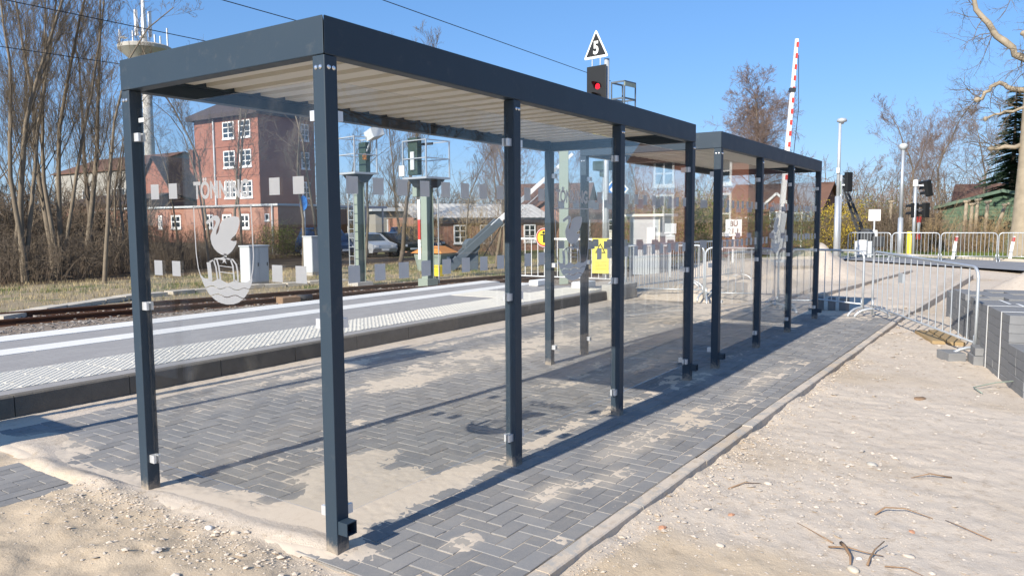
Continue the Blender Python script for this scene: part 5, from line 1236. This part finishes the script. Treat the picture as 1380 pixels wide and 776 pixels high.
# ------------------------------------------------------------------ parked cars
def car(label, loc, rz, paint, van=False):
    t = thing('parked_car', label, 'car', loc, rz, 'cars parked behind the track')
    hgt = 1.85 if van else 1.5
    prof = [(-2.15,.32),(2.1,.32),(2.2,.55),(2.15,.78),(1.35,.95),(.55,hgt-.06),(-.2,hgt),(-1.6,hgt-.05),(-2.1,1.0),(-2.22,.6)]
    mb = MB(); n = len(prof); secs = [(-.86,.88),(-.80,1.0),(.80,1.0),(.86,.88)]
    for yv, sc in secs: mb.v += [(a*(.985 if sc < 1 else 1), yv*(.86 if (c > 1.05) else 1), .32+(c-.32)*(1 if sc == 1 else .97)) for a, c in prof]
    for s_ in range(3):
        for k in range(n): l = (k+1) % n; mb.f.append((s_*n+k, s_*n+l, (s_+1)*n+l, (s_+1)*n+k))
    mb.f.append(tuple(range(n))); mb.f.append(tuple(3*n+k for k in reversed(range(n))))
    part('body', mb, M[paint], t, bevel=.03)
    for s_ in (-1,1):
        ys = s_*.752; part('side_window', MB().prism([(1.05,1.02),(.5,hgt-.14),(-1.5,hgt-.14),(-1.9,1.03)], (0,ys,0), (1,0,0), (0,0,1), (0,s_*.012,0)), M['winglass'], t)
        for xx in (-1.35,1.35):
            wh = part('wheel', MB().cyl((xx,s_*.66,.32),(xx,s_*.88,.32),.32,n=18), M['tyre'], t); part('rim', MB().cyl((xx,s_*.881,.32),(xx,s_*.89,.32),.2,n=14), M['cargrey'], wh)
    part('windscreen', MB().add([(1.28,-.62,1.0),(1.28,.62,1.0),(.62,.58,hgt-.1),(.62,-.58,hgt-.1)],[(0,1,2,3)]), M['winglass'], t)
    for s_ in (-1,1): part('headlight', MB().box(2.15,2.2,s_*.6-.14,s_*.6+.14,.62,.76), M['antenna'], t)
    part('rear_window', MB().add([(-1.72,-.58,hgt-.15),(-1.72,.58,hgt-.15),(-2.06,.62,1.05),(-2.06,-.62,1.05)],[(0,3,2,1)]), M['winglass'], t); part('number_plate', MB().box(2.195,2.21,-.26,.26,.42,.53), M['antenna'], t)
for (px, py, rz, pt, van, lab) in ((30.2,33.0,R(-100),'carblue',True,'blue van parked at the left of the row behind the first signal'), (31.9,31.2,R(-104),'cargrey',False,'silver car parked behind the thick tree trunk'), (33.9,30.6,R(-106),'carblack',False,'black car parked nearest in the row with its front to the road'), (36.6,31.4,R(-106),'carblue',True,'dark blue estate car parked behind the black car'), (40.2,32.6,R(-108),'carblack',False,'dark hatchback parked at the right end of the row')):
    car(lab, (px, py, gz(px, py)), rz, pt, van)
# ------------------------------------------------------------------ trees
def tubes(out_v, out_f, P, Rr, n):
    MBt = MB(); MBt.tube(P, Rr, n, False); o = len(out_v); out_v += MBt.v; out_f += [tuple(i+o for i in f) for f in MBt.f]
def rv(rng): 
    return Vector((rng.gauss(0,1), rng.gauss(0,1), rng.gauss(0,1)))
def make_tree(seed, h, r, levels=4, n=(14,7,6,4), up=.35, spread=1.0, tmin=.25, len0=.42, ratio=.5, wob=.10, stems=1, lean=0.0, sides=(8,5,4,3,3), tw=.006, droop=0.0):
    rng = random.Random(seed); T, C = MB(), MB()
    def grow(p, d, L, rad, lv):
        ns = (9,6,4,3,2)[lv]; P = [p.copy()]; Rr = [rad]; q = p.copy(); dd = d.copy()
        for k in range(ns):
            dd = (dd + rv(rng)*wob*(1+.4*lv) + Vector((0,0,up*.10*(1 if lv else 0)-droop*lv*.06))).normalized(); q = q + dd*(L/ns); P.append(q.copy())
            Rr.append(max(tw*.55, rad*(1-.86*(k+1)/ns) if lv else rad*(1-.80*((k+1)/ns)**.9)))
        tgt = T if lv == 0 else C
        tubes(tgt.v, tgt.f, P, Rr, sides[lv])
        if lv+1 >= levels: return
        m = n[lv]
        for k in range(m):
            f = tmin+(1-tmin)*((k+rng.random())/m) if lv == 0 else .18+.82*((k+rng.random())/m)
            i = min(ns-1, int(f*ns)); a = P[i].lerp(P[i+1], f*ns-i); bd = (P[i+1]-P[i]).normalized()
            s_ = rv(rng); s_ = (s_-bd*s_.dot(bd)).normalized(); an = rng.uniform(.45,.95)*spread*(1.0 if lv else 1.05)
            nd = (bd*math.cos(an)+s_*math.sin(an)+Vector((0,0,up*.5))).normalized()
            l2 = (h*len0*(1.05-.62*f) if lv == 0 else L*ratio*(1.15-.5*f))*rng.uniform(.7,1.2)
            rr = max(tw, Rr[i]*rng.uniform(.18,.33) if lv == 0 else Rr[i]*rng.uniform(.38,.6)); grow(a, nd, l2, rr, lv+1)
    for s_ in range(stems):
        a = rng.uniform(0, 6.28); ln = lean+(.03 if stems > 1 else 0)*rng.uniform(.5,1.3)
        grow(Vector((math.cos(a)*r*(1.1 if stems > 1 else 0), math.sin(a)*r*(1.1 if stems > 1 else 0), -.25)), Vector((math.cos(a)*ln, math.sin(a)*ln, 1)).normalized(), h*(1 if s_ == 0 else rng.uniform(.8,1)), r*(1 if s_ == 0 else rng.uniform(.6,.95)), 0)
    return T, C
class TreeKind:
    def __init__(s, bark='bark', twig='twig', **kw):
        T, C = make_tree(**kw); s.tm = T.mesh('trunk', M[bark], True); s.cm = C.mesh('crown', M[twig], True)
    def put(s, label, x, y, rz, sc=1.0, name='bare_tree', group=None, cat='tree'):
        t = thing(name, label, cat, (x, y, gz(x, y)), rz, group); t.scale = (sc, sc, sc)
        link('trunk', s.tm, t); link('crown', s.cm, t); return t
KA = TreeKind(seed=1, h=13, r=.14, n=(22,8,6,4), levels=5, up=.6, spread=.68, tmin=.20, len0=.31, tw=.0055, wob=.07)
KB = TreeKind(seed=2, h=13.5, r=.12, n=(15,7,6,4), levels=5, up=.65, spread=.6, tmin=.22, len0=.29, stems=3, tw=.0055, wob=.05)
KC = TreeKind(seed=5, h=12.5, r=.15, n=(20,8,6,4), levels=5, up=.5, spread=.8, tmin=.25, len0=.34, bark='barkdark', tw=.0055, wob=.08)
KD = TreeKind(seed=9, h=8.5, r=.09, n=(18,8,6,5), levels=5, up=.38, spread=.95, tmin=.22, len0=.42, twig='twigred', tw=.0055, wob=.13)
KR = TreeKind(seed=21, h=12.6, r=.20, n=(42,10,7,6), levels=5, up=.10, spread=1.05, tmin=.30, len0=.40, twig='twigred', ratio=.55, bark='barkdark', tw=.010)
KT = TreeKind(seed=31, h=15, r=.10, n=(26,7,5,4), levels=5, up=.85, spread=.55, tmin=.3, len0=.20, tw=.006)
KE = TreeKind(seed=44, h=11.5, r=.085, n=(15,6,5,3), levels=5, up=.45, spread=.8, tmin=.25, len0=.36, tw=.0055, wob=.14)
left_wood = [
 (KC, 11.4,31.4, 'dark trunked bare tree at the left border of the wood'), (KB, 10.6,27.6, 'bare tree with forked stems standing nearest the left border'),
 (KB, 12.7,29.5, 'large clump of pale stems in the middle of the left wood'), (KA, 14.4,33.5, 'slim bare tree just left of the pale stem clump'),
 (KA, 15.4,32.6, 'bare tree between the pale clump and the lone pale trunk'), (KC, 17.5,36.0, 'dark bare tree farther back right of the pale clump'),
 (KE, 11.8,24.4, 'lone pale trunk bare tree left of the near shelter roof'), (KE, 17.6,33.6, 'thin stemmed bare tree behind the lone pale trunk'),
 (KE, 24.5,39.5, 'bare tree behind the shelter corner post at left'), (KA, 16.0,41.0, 'distant bare tree at the left border, deep in the wood'),
 (KB, 24.0,46.0, 'distant forked bare tree deep in the left wood'), (KE, 17.9,27.0, 'dark bare tree seen through the side pane left of the swan'),
 (KE, 22.9,31.6, 'bare tree with spreading limbs in front of the brick house roof'), (KE, 22.3,26.0, 'straight bare tree rising before the station tower'),
 (KE, 24.8,27.6, 'bare tree before the tower windows, crown cut by the roof'), (KE, 26.3,25.8, 'bare tree in front of the shaded tower side'),
 (KT, 24.0,35.5, 'tall narrow bare tree above the roof edge, left of two'), (KT, 26.0,36.3, 'tall narrow bare tree above the roof edge, right of two'),
 (KE, 31.5,32.5, 'bare tree left of the first signal'), (KC, 24.3,21.6, 'thick pale trunk tree between the two signals'),
 (KA, 35.0,31.0, 'bare tree right of the second signal cage'), (KT, 29.5,21.8, 'slender bare tree seen before the workshop roof'),
 (KD, 27.0,17.9, 'small reddish bare tree before the workshop wall'), (KD, 33.0,21.5, 'small bare tree right of the half raised gate'),
 (KA, 46.0,31.0, 'bare tree behind the workshop roof'), (KC, 55.0,36.0, 'distant bare tree behind the taller brick house'),
 (KD, 40.5,22.0, 'bare tree beside the taller brick house'), (KD, 36.0,15.0, 'bare tree behind the blue diamond sign'), (KA, 50.0,22.0, 'bare tree behind the equipment hut'),
 (KD, 46.5,14.0, 'bare tree above the bushes between the two shelters')]
rng = random.Random(77)
SC = {(35.0,31.0): .74, (29.5,21.8): .52, (46.0,31.0): .72, (55.0,36.0): .85, (50.0,22.0): .74, (24.3,21.6): .78, (36.0,15.0): .82, (17.6,33.6): .80, (17.9,27.0): .70, (24.5,39.5): .8, (24.0,35.5): .9, (26.0,36.3): .92, (46.5,14.0): .8, (31.5,32.5): .75, (17.5,36.0): .95, (24.0,46.0): .72, (12.7,29.5): 1.02, (11.8,24.4): .9}
for kd, x, y, lab in left_wood: kd.put(lab, x, y, rng.uniform(0, 6.28), rng.uniform(.97, 1.05)*SC.get((x, y), 1.0), group='bare trees beyond the track')
KR.put('round crowned bare tree with reddish twigs behind the far shelter roof', 58.2, 14.6, 1.0)
for kd, x, y, sc, lab in ((KD, 51.2,3.4,1.05,'thin bare tree behind the shorter lamp post'), (KD, 54.5,.9,1.12,'bare tree with spreading crown above the green shed'), (KD, 61.0,-.6,1.1,'distant bare tree left of the conifer'), (KD, 56.5,2.9,.95,'bare bushy tree behind the crossing signal'), (KD,62.0,2.0,1.0,'bare tree farthest back between shed and lamp post'), (KD, 48.0, 4.9, .62, 'low bare tree behind the brown bush')):
    kd.put(lab, x, y, rng.uniform(0,6.28), sc, group='bare trees beyond the road')
# trees right of the frame that show in the glass
for x, y, lab in ((17,-15,'large bare tree right of the view, mirrored in the near glass'), (10,-18,'second bare tree right of the view, nearer the camera'), (24,-19,'third bare tree right of the view beside the villa')):
    KR.put(lab, x, y, rng.uniform(0,6.28), 1.0)
# pollarded plane tree at the right border
t = thing('plane_tree', 'pale barked plane tree with pollarded limbs at the right border', 'tree', (37.3,-2.95,gz(37.3,-2.95)))
rng = random.Random(12); T, C = MB(), MB()
tubes(T.v, T.f, [Vector((0,.05,-.3)),Vector((0,-.02,1.5)),Vector((.1,-.1,4)),Vector((.2,-.15,7)),Vector((.3,-.25,9.5)),Vector((.4,-.15,12.5)),Vector((.5,-.3,16))], [.52,.42,.38,.36,.33,.28,.15], 14)
LR = .78
limbs = [([(.3,-.2,8.3),(.2,.5,8.8),(0,1.2,9.6),(-.2,1.8,10.5),(-.3,2.3,11.5)],.22),([(.25,-.2,7.0),(.1,.5,7.3),(-.1,1.1,7.55),(-.2,1.5,7.3),(-.2,1.9,6.9)],.15),([(.2,-.2,6.6),(.1,.3,6.35),(0,1.0,6.3),(-.1,1.55,6.05)],.10),
         ([(.2,-.2,4.6),(.0,.3,4.85),(-.1,.8,4.72),(-.1,1.28,4.75)],.17),([(.3,-.2,9.3),(.5,-1,10.2),(.5,-1.6,11.5)],.2),([(.2,-.2,5.6),(.3,-1.0,6.2),(.3,-1.8,6.6)],.16),([(.2,-.15,7.6),(-.5,-.1,8.4),(-.9,.3,9.4)],.15),([(.4,-.1,11),(.2,.8,12),(.1,1.6,13.4)],.18)]
def twigs(C, p, d, L, r_, lv, rng):
    ns = 3; P = [p.copy()]; dd = d.copy(); q = p.copy()
    for k in range(ns): dd = (dd+rv(rng)*.22).normalized(); q = q+dd*(L/ns); P.append(q.copy())
    tubes(C.v, C.f, P, [r_*(1-.7*k/ns) for k in range(ns+1)], 4 if lv < 2 else 3)
    if lv < 3:
        for k in range((5,4,3)[lv]):
            f = rng.uniform(.2,1); i = min(ns-1, int(f*ns)); a = P[i].lerp(P[i+1], f*ns-i)
            twigs(C, a, (dd+rv(rng)*.75).normalized(), L*rng.uniform(.4,.7), r_*.5, lv+1, rng)
for pts, r_ in limbs:
    P0 = [Vector(q) for q in pts]; P = []
    for a_, c_ in zip(P0, P0[1:]):
        for f_ in (0, .33, .66): P.append(a_.lerp(c_, f_)+(rv(rng)*.055 if P else Vector((0,0,0))))
    P.append(P0[-1]); tubes(T.v, T.f, P, [r_*LR*(1-.45*k/(len(P)-1))*rng.uniform(.88,1.12) for k in range(len(P))], 9)
    for k in range(7):
        f = rng.uniform(.3,1)*(len(P)-1); i = min(len(P)-2, int(f)); a = P[i].lerp(P[i+1], f-i); twigs(C, a, (Vector((rng.gauss(0,.4),.8,rng.gauss(.05,.7)))).normalized(), rng.uniform(.7,1.7), .022, 0, rng)
    e = P[-1]; kn = MB().lathe([(.0,-.12),(r_*.8,-.05),(r_*.95,.03),(r_*.6,.11),(0,.13)],9,tuple(e)); o_ = len(T.v); T.v += kn.v; T.f += [tuple(i+o_ for i in f) for f in kn.f]
link('trunk', T.mesh('trunk', M['barkpale'], True), t); link('crown', C.mesh('crown', M['twig'], True), t)
# conifer
def conifer(label, x, y, h, rad, seed):
    t = thing('conifer', label, 'tree', (x, y, gz(x, y))); rng = random.Random(seed)
    part('trunk', MB().cyl((0,0,-.2),(0,0,h*.96),.24,.03,8), M['barkdark'], t, True)
    V = []; F = []
    lev = 60
    for k in range(lev):
        f = k/lev; z = h*(.06+.93*f); L0 = rad*(1-f)**.8*(.85+.3*rng.random())+.12
        for j in range(max(5, int(11*(1-f*.5)))):
            a = rng.uniform(0, 6.283); L = L0*rng.uniform(.65,1.15); z = h*(.06+.93*f)+rng.uniform(-.16,.16); d = Vector((math.cos(a), math.sin(a), rng.uniform(-.30,.05))); sd = Vector((-math.sin(a), math.cos(a), 0))
            for q in range(int(5+9*L)):
                s_ = (q+rng.random())/(5+9*L)*L; drop = -.10*s_*s_; p = Vector((0,0,z))+d*s_+Vector((0,0,drop))
                for e in (-1,1):
                    ln = (.16+.34*(1-s_/max(L,.01)))*rng.uniform(.6,1.2); tip = p+sd*e*ln+d*ln*.7+Vector((0,0,-.10*rng.random())); wv = d*.075+Vector((0,0,.03)); o = len(V)
                    V += [tuple(p-wv*.6), tuple(p+wv*.8), tuple(tip)]; F.append((o, o+1, o+2))
    me = D.meshes.new('crown'); me.from_pydata(V, [], F); me.update(); me.materials.append(M['needle']); link('crown', me, t)
conifer('dark green conifer behind the plane tree and green shed', 50.2, -2.45, 9.3, 2.3, 3)
# ------------------------------------------------------------------ bushes
def bush_mesh(seed, h, w, stems=40, lv=3, twn=5, r=.012):
    rng = random.Random(seed); C = MB()
    for k in range(stems):
        a = rng.uniform(0, 6.28); b_ = rng.random()**.5*w*.4; p = Vector((math.cos(a)*b_, math.sin(a)*b_, -.1)); d = Vector((math.cos(a)*.5*rng.random(), math.sin(a)*.5*rng.random(), 1)).normalized()
        L = h*rng.uniform(.55,1.05); ns = 4; P = [p]; q = p; dd = d
        for i in range(ns): dd = (dd+rv(rng)*.13).normalized(); q = q+dd*(L/ns); P.append(q)
        tubes(C.v, C.f, P, [r*(1-.6*i/ns) for i in range(ns+1)], 3)
        for j in range(twn):
            f = rng.uniform(.15,1); i = min(ns-1, int(f*ns)); a_ = P[i].lerp(P[i+1], f*ns-i); e = (dd*.5+rv(rng)*.6).normalized(); l = L*rng.uniform(.18,.4); m_ = a_+e*l*.5+rv(rng)*.04; tubes(C.v, C.f, [a_, m_, m_+(e+Vector((0,0,.25))+rv(rng)*.3).normalized()*l*.5], [r*.5,r*.4,r*.25], 3)
            if lv > 2:
                for z in range(3): e2 = (e+rv(rng)*.7).normalized(); tubes(C.v, C.f, [m_, m_+e2*l*.5], [r*.32,r*.2], 3)
    return C
def leaves_mesh(seed, h, w, n, size, squash=1.0):
    rng = random.Random(seed); V = []; F = []; cl = [(rng.gauss(0,.28)*w, rng.gauss(0,.28)*w, h*rng.uniform(.12,.95), rng.uniform(.12,.26)*w) for k in range(26)]
    for k in range(n):
        c = rng.choice(cl); p = Vector((c[0]+rng.gauss(0,1)*c[3], c[1]+rng.gauss(0,1)*c[3], max(.03, c[2]+rng.gauss(0,.7)*c[3]))); a = rv(rng).normalized()*size*rng.uniform(.5,1.3); b_ = a.cross(rv(rng)).normalized()*size*.5; o = len(V)
        V += [tuple(p-b_*.5), tuple(p+a*.5), tuple(p+b_*.5), tuple(p-a*.5)]; F.append((o,o+1,o+2,o+3))
    return V, F
BM = {k: bush_mesh(s, h, w, st, 3, tn).mesh('branches', M[m]) for k, (s, h, w, st, tn, m) in dict(brown=(1,2.6,2.6,60,7,'brush'), straw=(2,2.7,2.2,55,6,'brushpale'), red=(3,2.2,2.4,60,7,'twigred'), low=(4,1.2,2.2,60,6,'brush')).items()}
def leafme(seed, h, w, n, size, m):
    V, F = leaves_mesh(seed, h, w, n, size); me = D.meshes.new('foliage'); me.from_pydata(V, [], F); me.update(); me.materials.append(M[m]); return me
LFY = leafme(5, 2.4, 2.4, 4200, .09, 'forsythia'); LFG = leafme(6, 2.3, 2.2, 3600, .10, 'greenleaf')
def bush(label, x, y, kind, sc, leaf=None, name='bush', group=None):
    t = thing(name, label, 'bush', (x, y, gz(x, y)), rng.uniform(0,6), group); t.scale = (sc[0], sc[0], sc[1]); link('branches', BM[kind], t)
    if leaf is not None: link('foliage', leaf, t)
bush('yellow blossoming bush left of the tall lamp post', 42.6, 5.7, 'brown', (1.0,1.0), LFY); bush('yellow blossoming bush right of the tall lamp post', 44.4, 4.6, 'brown', (1.0,1.0), LFY)
bush('green leafed bush beside the lattice boom', 44.6, 3.6, 'brown', (.95,1.15), LFG); bush('brown leafless hedge bush right of the green one', 41.6, 2.75, 'brown', (1.05,1.2)); bush('brown leafless bush behind the shorter lamp post', 41.2, 1.75, 'brown', (1.1,1.25)); bush('tall tangled brown bush above the hedge', 43.4, 2.5, 'red', (1.2,1.6))
bush('straw coloured cut shrub left of the green shed', 41.0, .5, 'straw', (.7,.8)); bush('red brown shrub in front of the green shed', 41.4, -.35, 'red', (.7,.75)); bush('straw coloured shrub before the shed boards', 41.0, -1.2, 'straw', (.6,.85)); bush('thin shrub before the shed near the plane tree', 41.3, -2.2, 'straw', (.45,.8))
bush('olive bamboo like bush behind the barriers, left', 25.9, 9.2, 'straw', (.85,1.0), LFG); bush('olive bamboo like bush behind the barriers, right', 28.6, 8.4, 'straw', (1.0,1.1), LFG); bush('straw bush between the two shelters', 31.5, 9.3, 'straw', (1.0,1.2)); bush('brown bush behind the crossing plate', 33.4, 9.6, 'brown', (1.2,1.1)); bush('brown bush beyond the raised boom', 38.5, 8.4, 'brown', (1.2,1.0), LFG); bush('dull green bush before the dormer house', 44.5, 7.6, 'brown', (1.2,.9), LFG)
bush('yellow green willow bush behind the parked cars', 38.0, 26.6, 'straw', (1.3,1.5)); bush('straw bush between the signals', 35.0, 29.5, 'straw', (1.2,1.4)); bush('brown bush at the workshop corner', 36.5, 24.0, 'red', (1.0,.8)); bush('reddish shrub below the workshop windows', 39.5, 25.5, 'red', (1.0,.7)); bush('brown bush behind the white railing', 33, 17.0, 'brown', (1.3,1.2)); bush('evergreen shrub beside the station wing', 27.9, 34.6, 'brown', (.8,.85), LFG)
bush('low brown shrub before the wing of the station', 26.0, 36.6, 'brown', (1.2,.8)); bush('leafy hedge bush in front of the station door', 31.0, 35.2, 'brown', (1.2,.5), LFG)
# pollarded stumps in front of the shed
for k, (x, y, h, lab) in enumerate(((41.8,-.55,2.55,'pollarded stem, leftmost before the shed roof'),(41.9,-.80,2.4,'pollarded stem second from the left before the shed'),(42,-1.02,2.6,'pollarded stem third from the left before the shed'),(41.8,-1.45,2.5,'pale pollarded stem before the shed boards'),(41.9,-1.85,2.35,'leaning pollarded stem nearest the plane tree'),(42,1.9,2.5,'pollarded stem left of the crossing signal'),(42.2,2.9,2.6,'pollarded stem above the brown hedge'))):
    t = thing('pollard', lab, 'tree', (x, y, gz(x, y))); le = .25 if 'leaning' in lab else .04
    part('trunk', MB().tube([(0,0,-.1),(0,-le*.4,h*.5),(.02,-le*1.6,h)],[.11,.09,.08],8), M['barkpale'], t, True); part('crown', MB().lathe([(.0,-.1),(.11,-.05),(.13,.03),(.10,.07),(0,.08)],7,(.02,-le*1.6,h)).tube([(.02,-le*1.6,h-.05),(.05,-le*1.6-.16,h+.09)],[.07,.06],7).tube([(.02,-le*1.6,h-.1),(-.05,-le*1.6+.13,h+.05)],[.06,.05],7), M['barkpale'], t, True)
# undergrowth below the left wood, one tangled mass
rng = random.Random(31); bv, bf = [], []
base = [bush_mesh(40+k, 2.0, 2.4, 26, 3, 5, .011) for k in range(3)]
V = []; F = []
for k in range(58):
    f = rng.random(); x = 8.0+f*19; yb = 27.2+(x-12)*.55+abs(rng.gauss(0,2.6)); y = max(26.0-(x-12.5)*.12, yb-(2.0 if x > 16 else 0)); b_ = base[k % 3]; a = rng.uniform(0, 6.28); s_ = rng.uniform(.5,1.25)*(1 if x < 20 else .8); c, s2 = math.cos(a), math.sin(a); z = gz(x, y); o = len(V)
    V += [(x+s_*(p[0]*c-p[1]*s2), y+s_*(p[0]*s2+p[1]*c), z+s_*p[2]*.95) for p in b_.v]; F += [tuple(i+o for i in q) for q in b_.f]
me = D.meshes.new('undergrowth'); me.from_pydata(V, [], F); me.update(); me.materials.append(M['brush'])
tag(link('undergrowth', me), 'tangled brown leafless undergrowth beneath the wood at left', 'undergrowth', kind='stuff')
# dry grass and green tufts
def grass(name, label, m, pts, hh, n, spread):
    V, F = [], []
    for (x, y) in pts:
        z = gz(x, y)
        for k in range(n):
            a = rng.uniform(0, 6.28); px, py = x+rng.gauss(0, spread), y+rng.gauss(0, spread); h = hh*rng.uniform(.4,1.2); wv = .008; dx, dy = math.cos(a)*h*.5, math.sin(a)*h*.5; o = len(V)
            V += [(px-wv*math.sin(a), py+wv*math.cos(a), z-.02), (px+wv*math.sin(a), py-wv*math.cos(a), z-.02), (px+dx, py+dy, z+h)]; F.append((o,o+1,o+2))
    me = D.meshes.new(name); me.from_pydata(V, [], F); me.update(); me.materials.append(M[m]); tag(link(name, me), label, 'grass', kind='stuff')
def in_track(x, y): q = Vector((x,y,0))-T0; return -3.0 < q.dot(TN) < 3.0
P = []
while len(P) < 2300:
    x = rng.uniform(4, 34); y = 15.5+rng.random()*12-.15*(x-5)
    if in_track(x, y): continue
    P.append((x, y))
grass('dry_grass', 'dry straw coloured grass between the track and the wood', 'straw', P, .13, 9, .13)
P = []
while len(P) < 700:
    x = rng.uniform(5, 36); y = 15.2+rng.random()*11-.17*(x-5)
    if in_track(x, y) or fbm(np.array([x]), np.array([y]), .5, 2)[0] < .02: continue
    P.append((x, y))
grass('green_grass', 'patches of green grass beside the track', 'grass', P, .12, 12, .14)
P = [(32.6+rng.random()*8, rng.uniform(-6, 5)) for k in range(1500)]
grass('verge_grass', 'green grass verge behind the far barriers', 'grass', P, .16, 9, .16)

# belts of far woodland that close the horizon
rng = random.Random(91); fb = [bush_mesh(60+k, 2.2, 2.6, 26, 3, 4, .016) for k in range(3)]
V = []; F = []
def belt(x0, y0, x1, y1, n, s0, s1, dep):
    global V, F
    for k in range(n):
        f = (k+rng.random())/n; x = x0+(x1-x0)*f+rng.gauss(0, dep); y = y0+(y1-y0)*f+rng.gauss(0, dep); b_ = fb[k % 3]; a = rng.uniform(0, 6.28); s_ = rng.uniform(s0, s1); c, s2 = math.cos(a), math.sin(a); z = gz(x, y); o = len(V)
        V += [(x+s_*(p[0]*c-p[1]*s2), y+s_*(p[0]*s2+p[1]*c), z+s_*p[2]) for p in b_.v]; F += [tuple(i+o for i in q) for q in b_.f]
belt(4, 40, 31, 57, 60, 1.4, 2.4, 1.8); belt(0, 70, 40, 92, 34, 2.2, 3.4, 4); belt(58, 62, 92, 30, 36, 2.2, 3.4, 3); belt(80, 34, 84, -30, 36, 2.0, 3.4, 3); belt(63, 46, 50, 52, 14, 1.5, 2.2, 1)
me = D.meshes.new('distant_wood'); me.from_pydata(V, [], F); me.update(); me.materials.append(M['brush'])
tag(link('distant_wood', me), 'distant brown leafless woodland closing the horizon', 'woodland', kind='stuff')
# crumbly clods of damp sand along the edging and on the front bank
rng = random.Random(57); ms = []
for k in range(1900):
    if rng.random() < .55:
        x = rng.uniform(0.2, 7.5); y = edge_y(x)-.11-abs(rng.gauss(0, .10))
    else:
        x = -.12-abs(rng.gauss(0, .22)); y = rng.uniform(-.6, 2.1)
    s = min(.022, .0045*math.exp(abs(rng.gauss(0, .6))))
    ms.append((rot_mat(rng, s, .8), (x, y, gz(x, y)+s*.2)))
tag(link('sand_clods', instanced_mesh('sand_clods', M['drift'], STONE_V, STONE_F, ms)), 'crumbly sand clods along the edging and front bank', 'sand clods', kind='stuff')
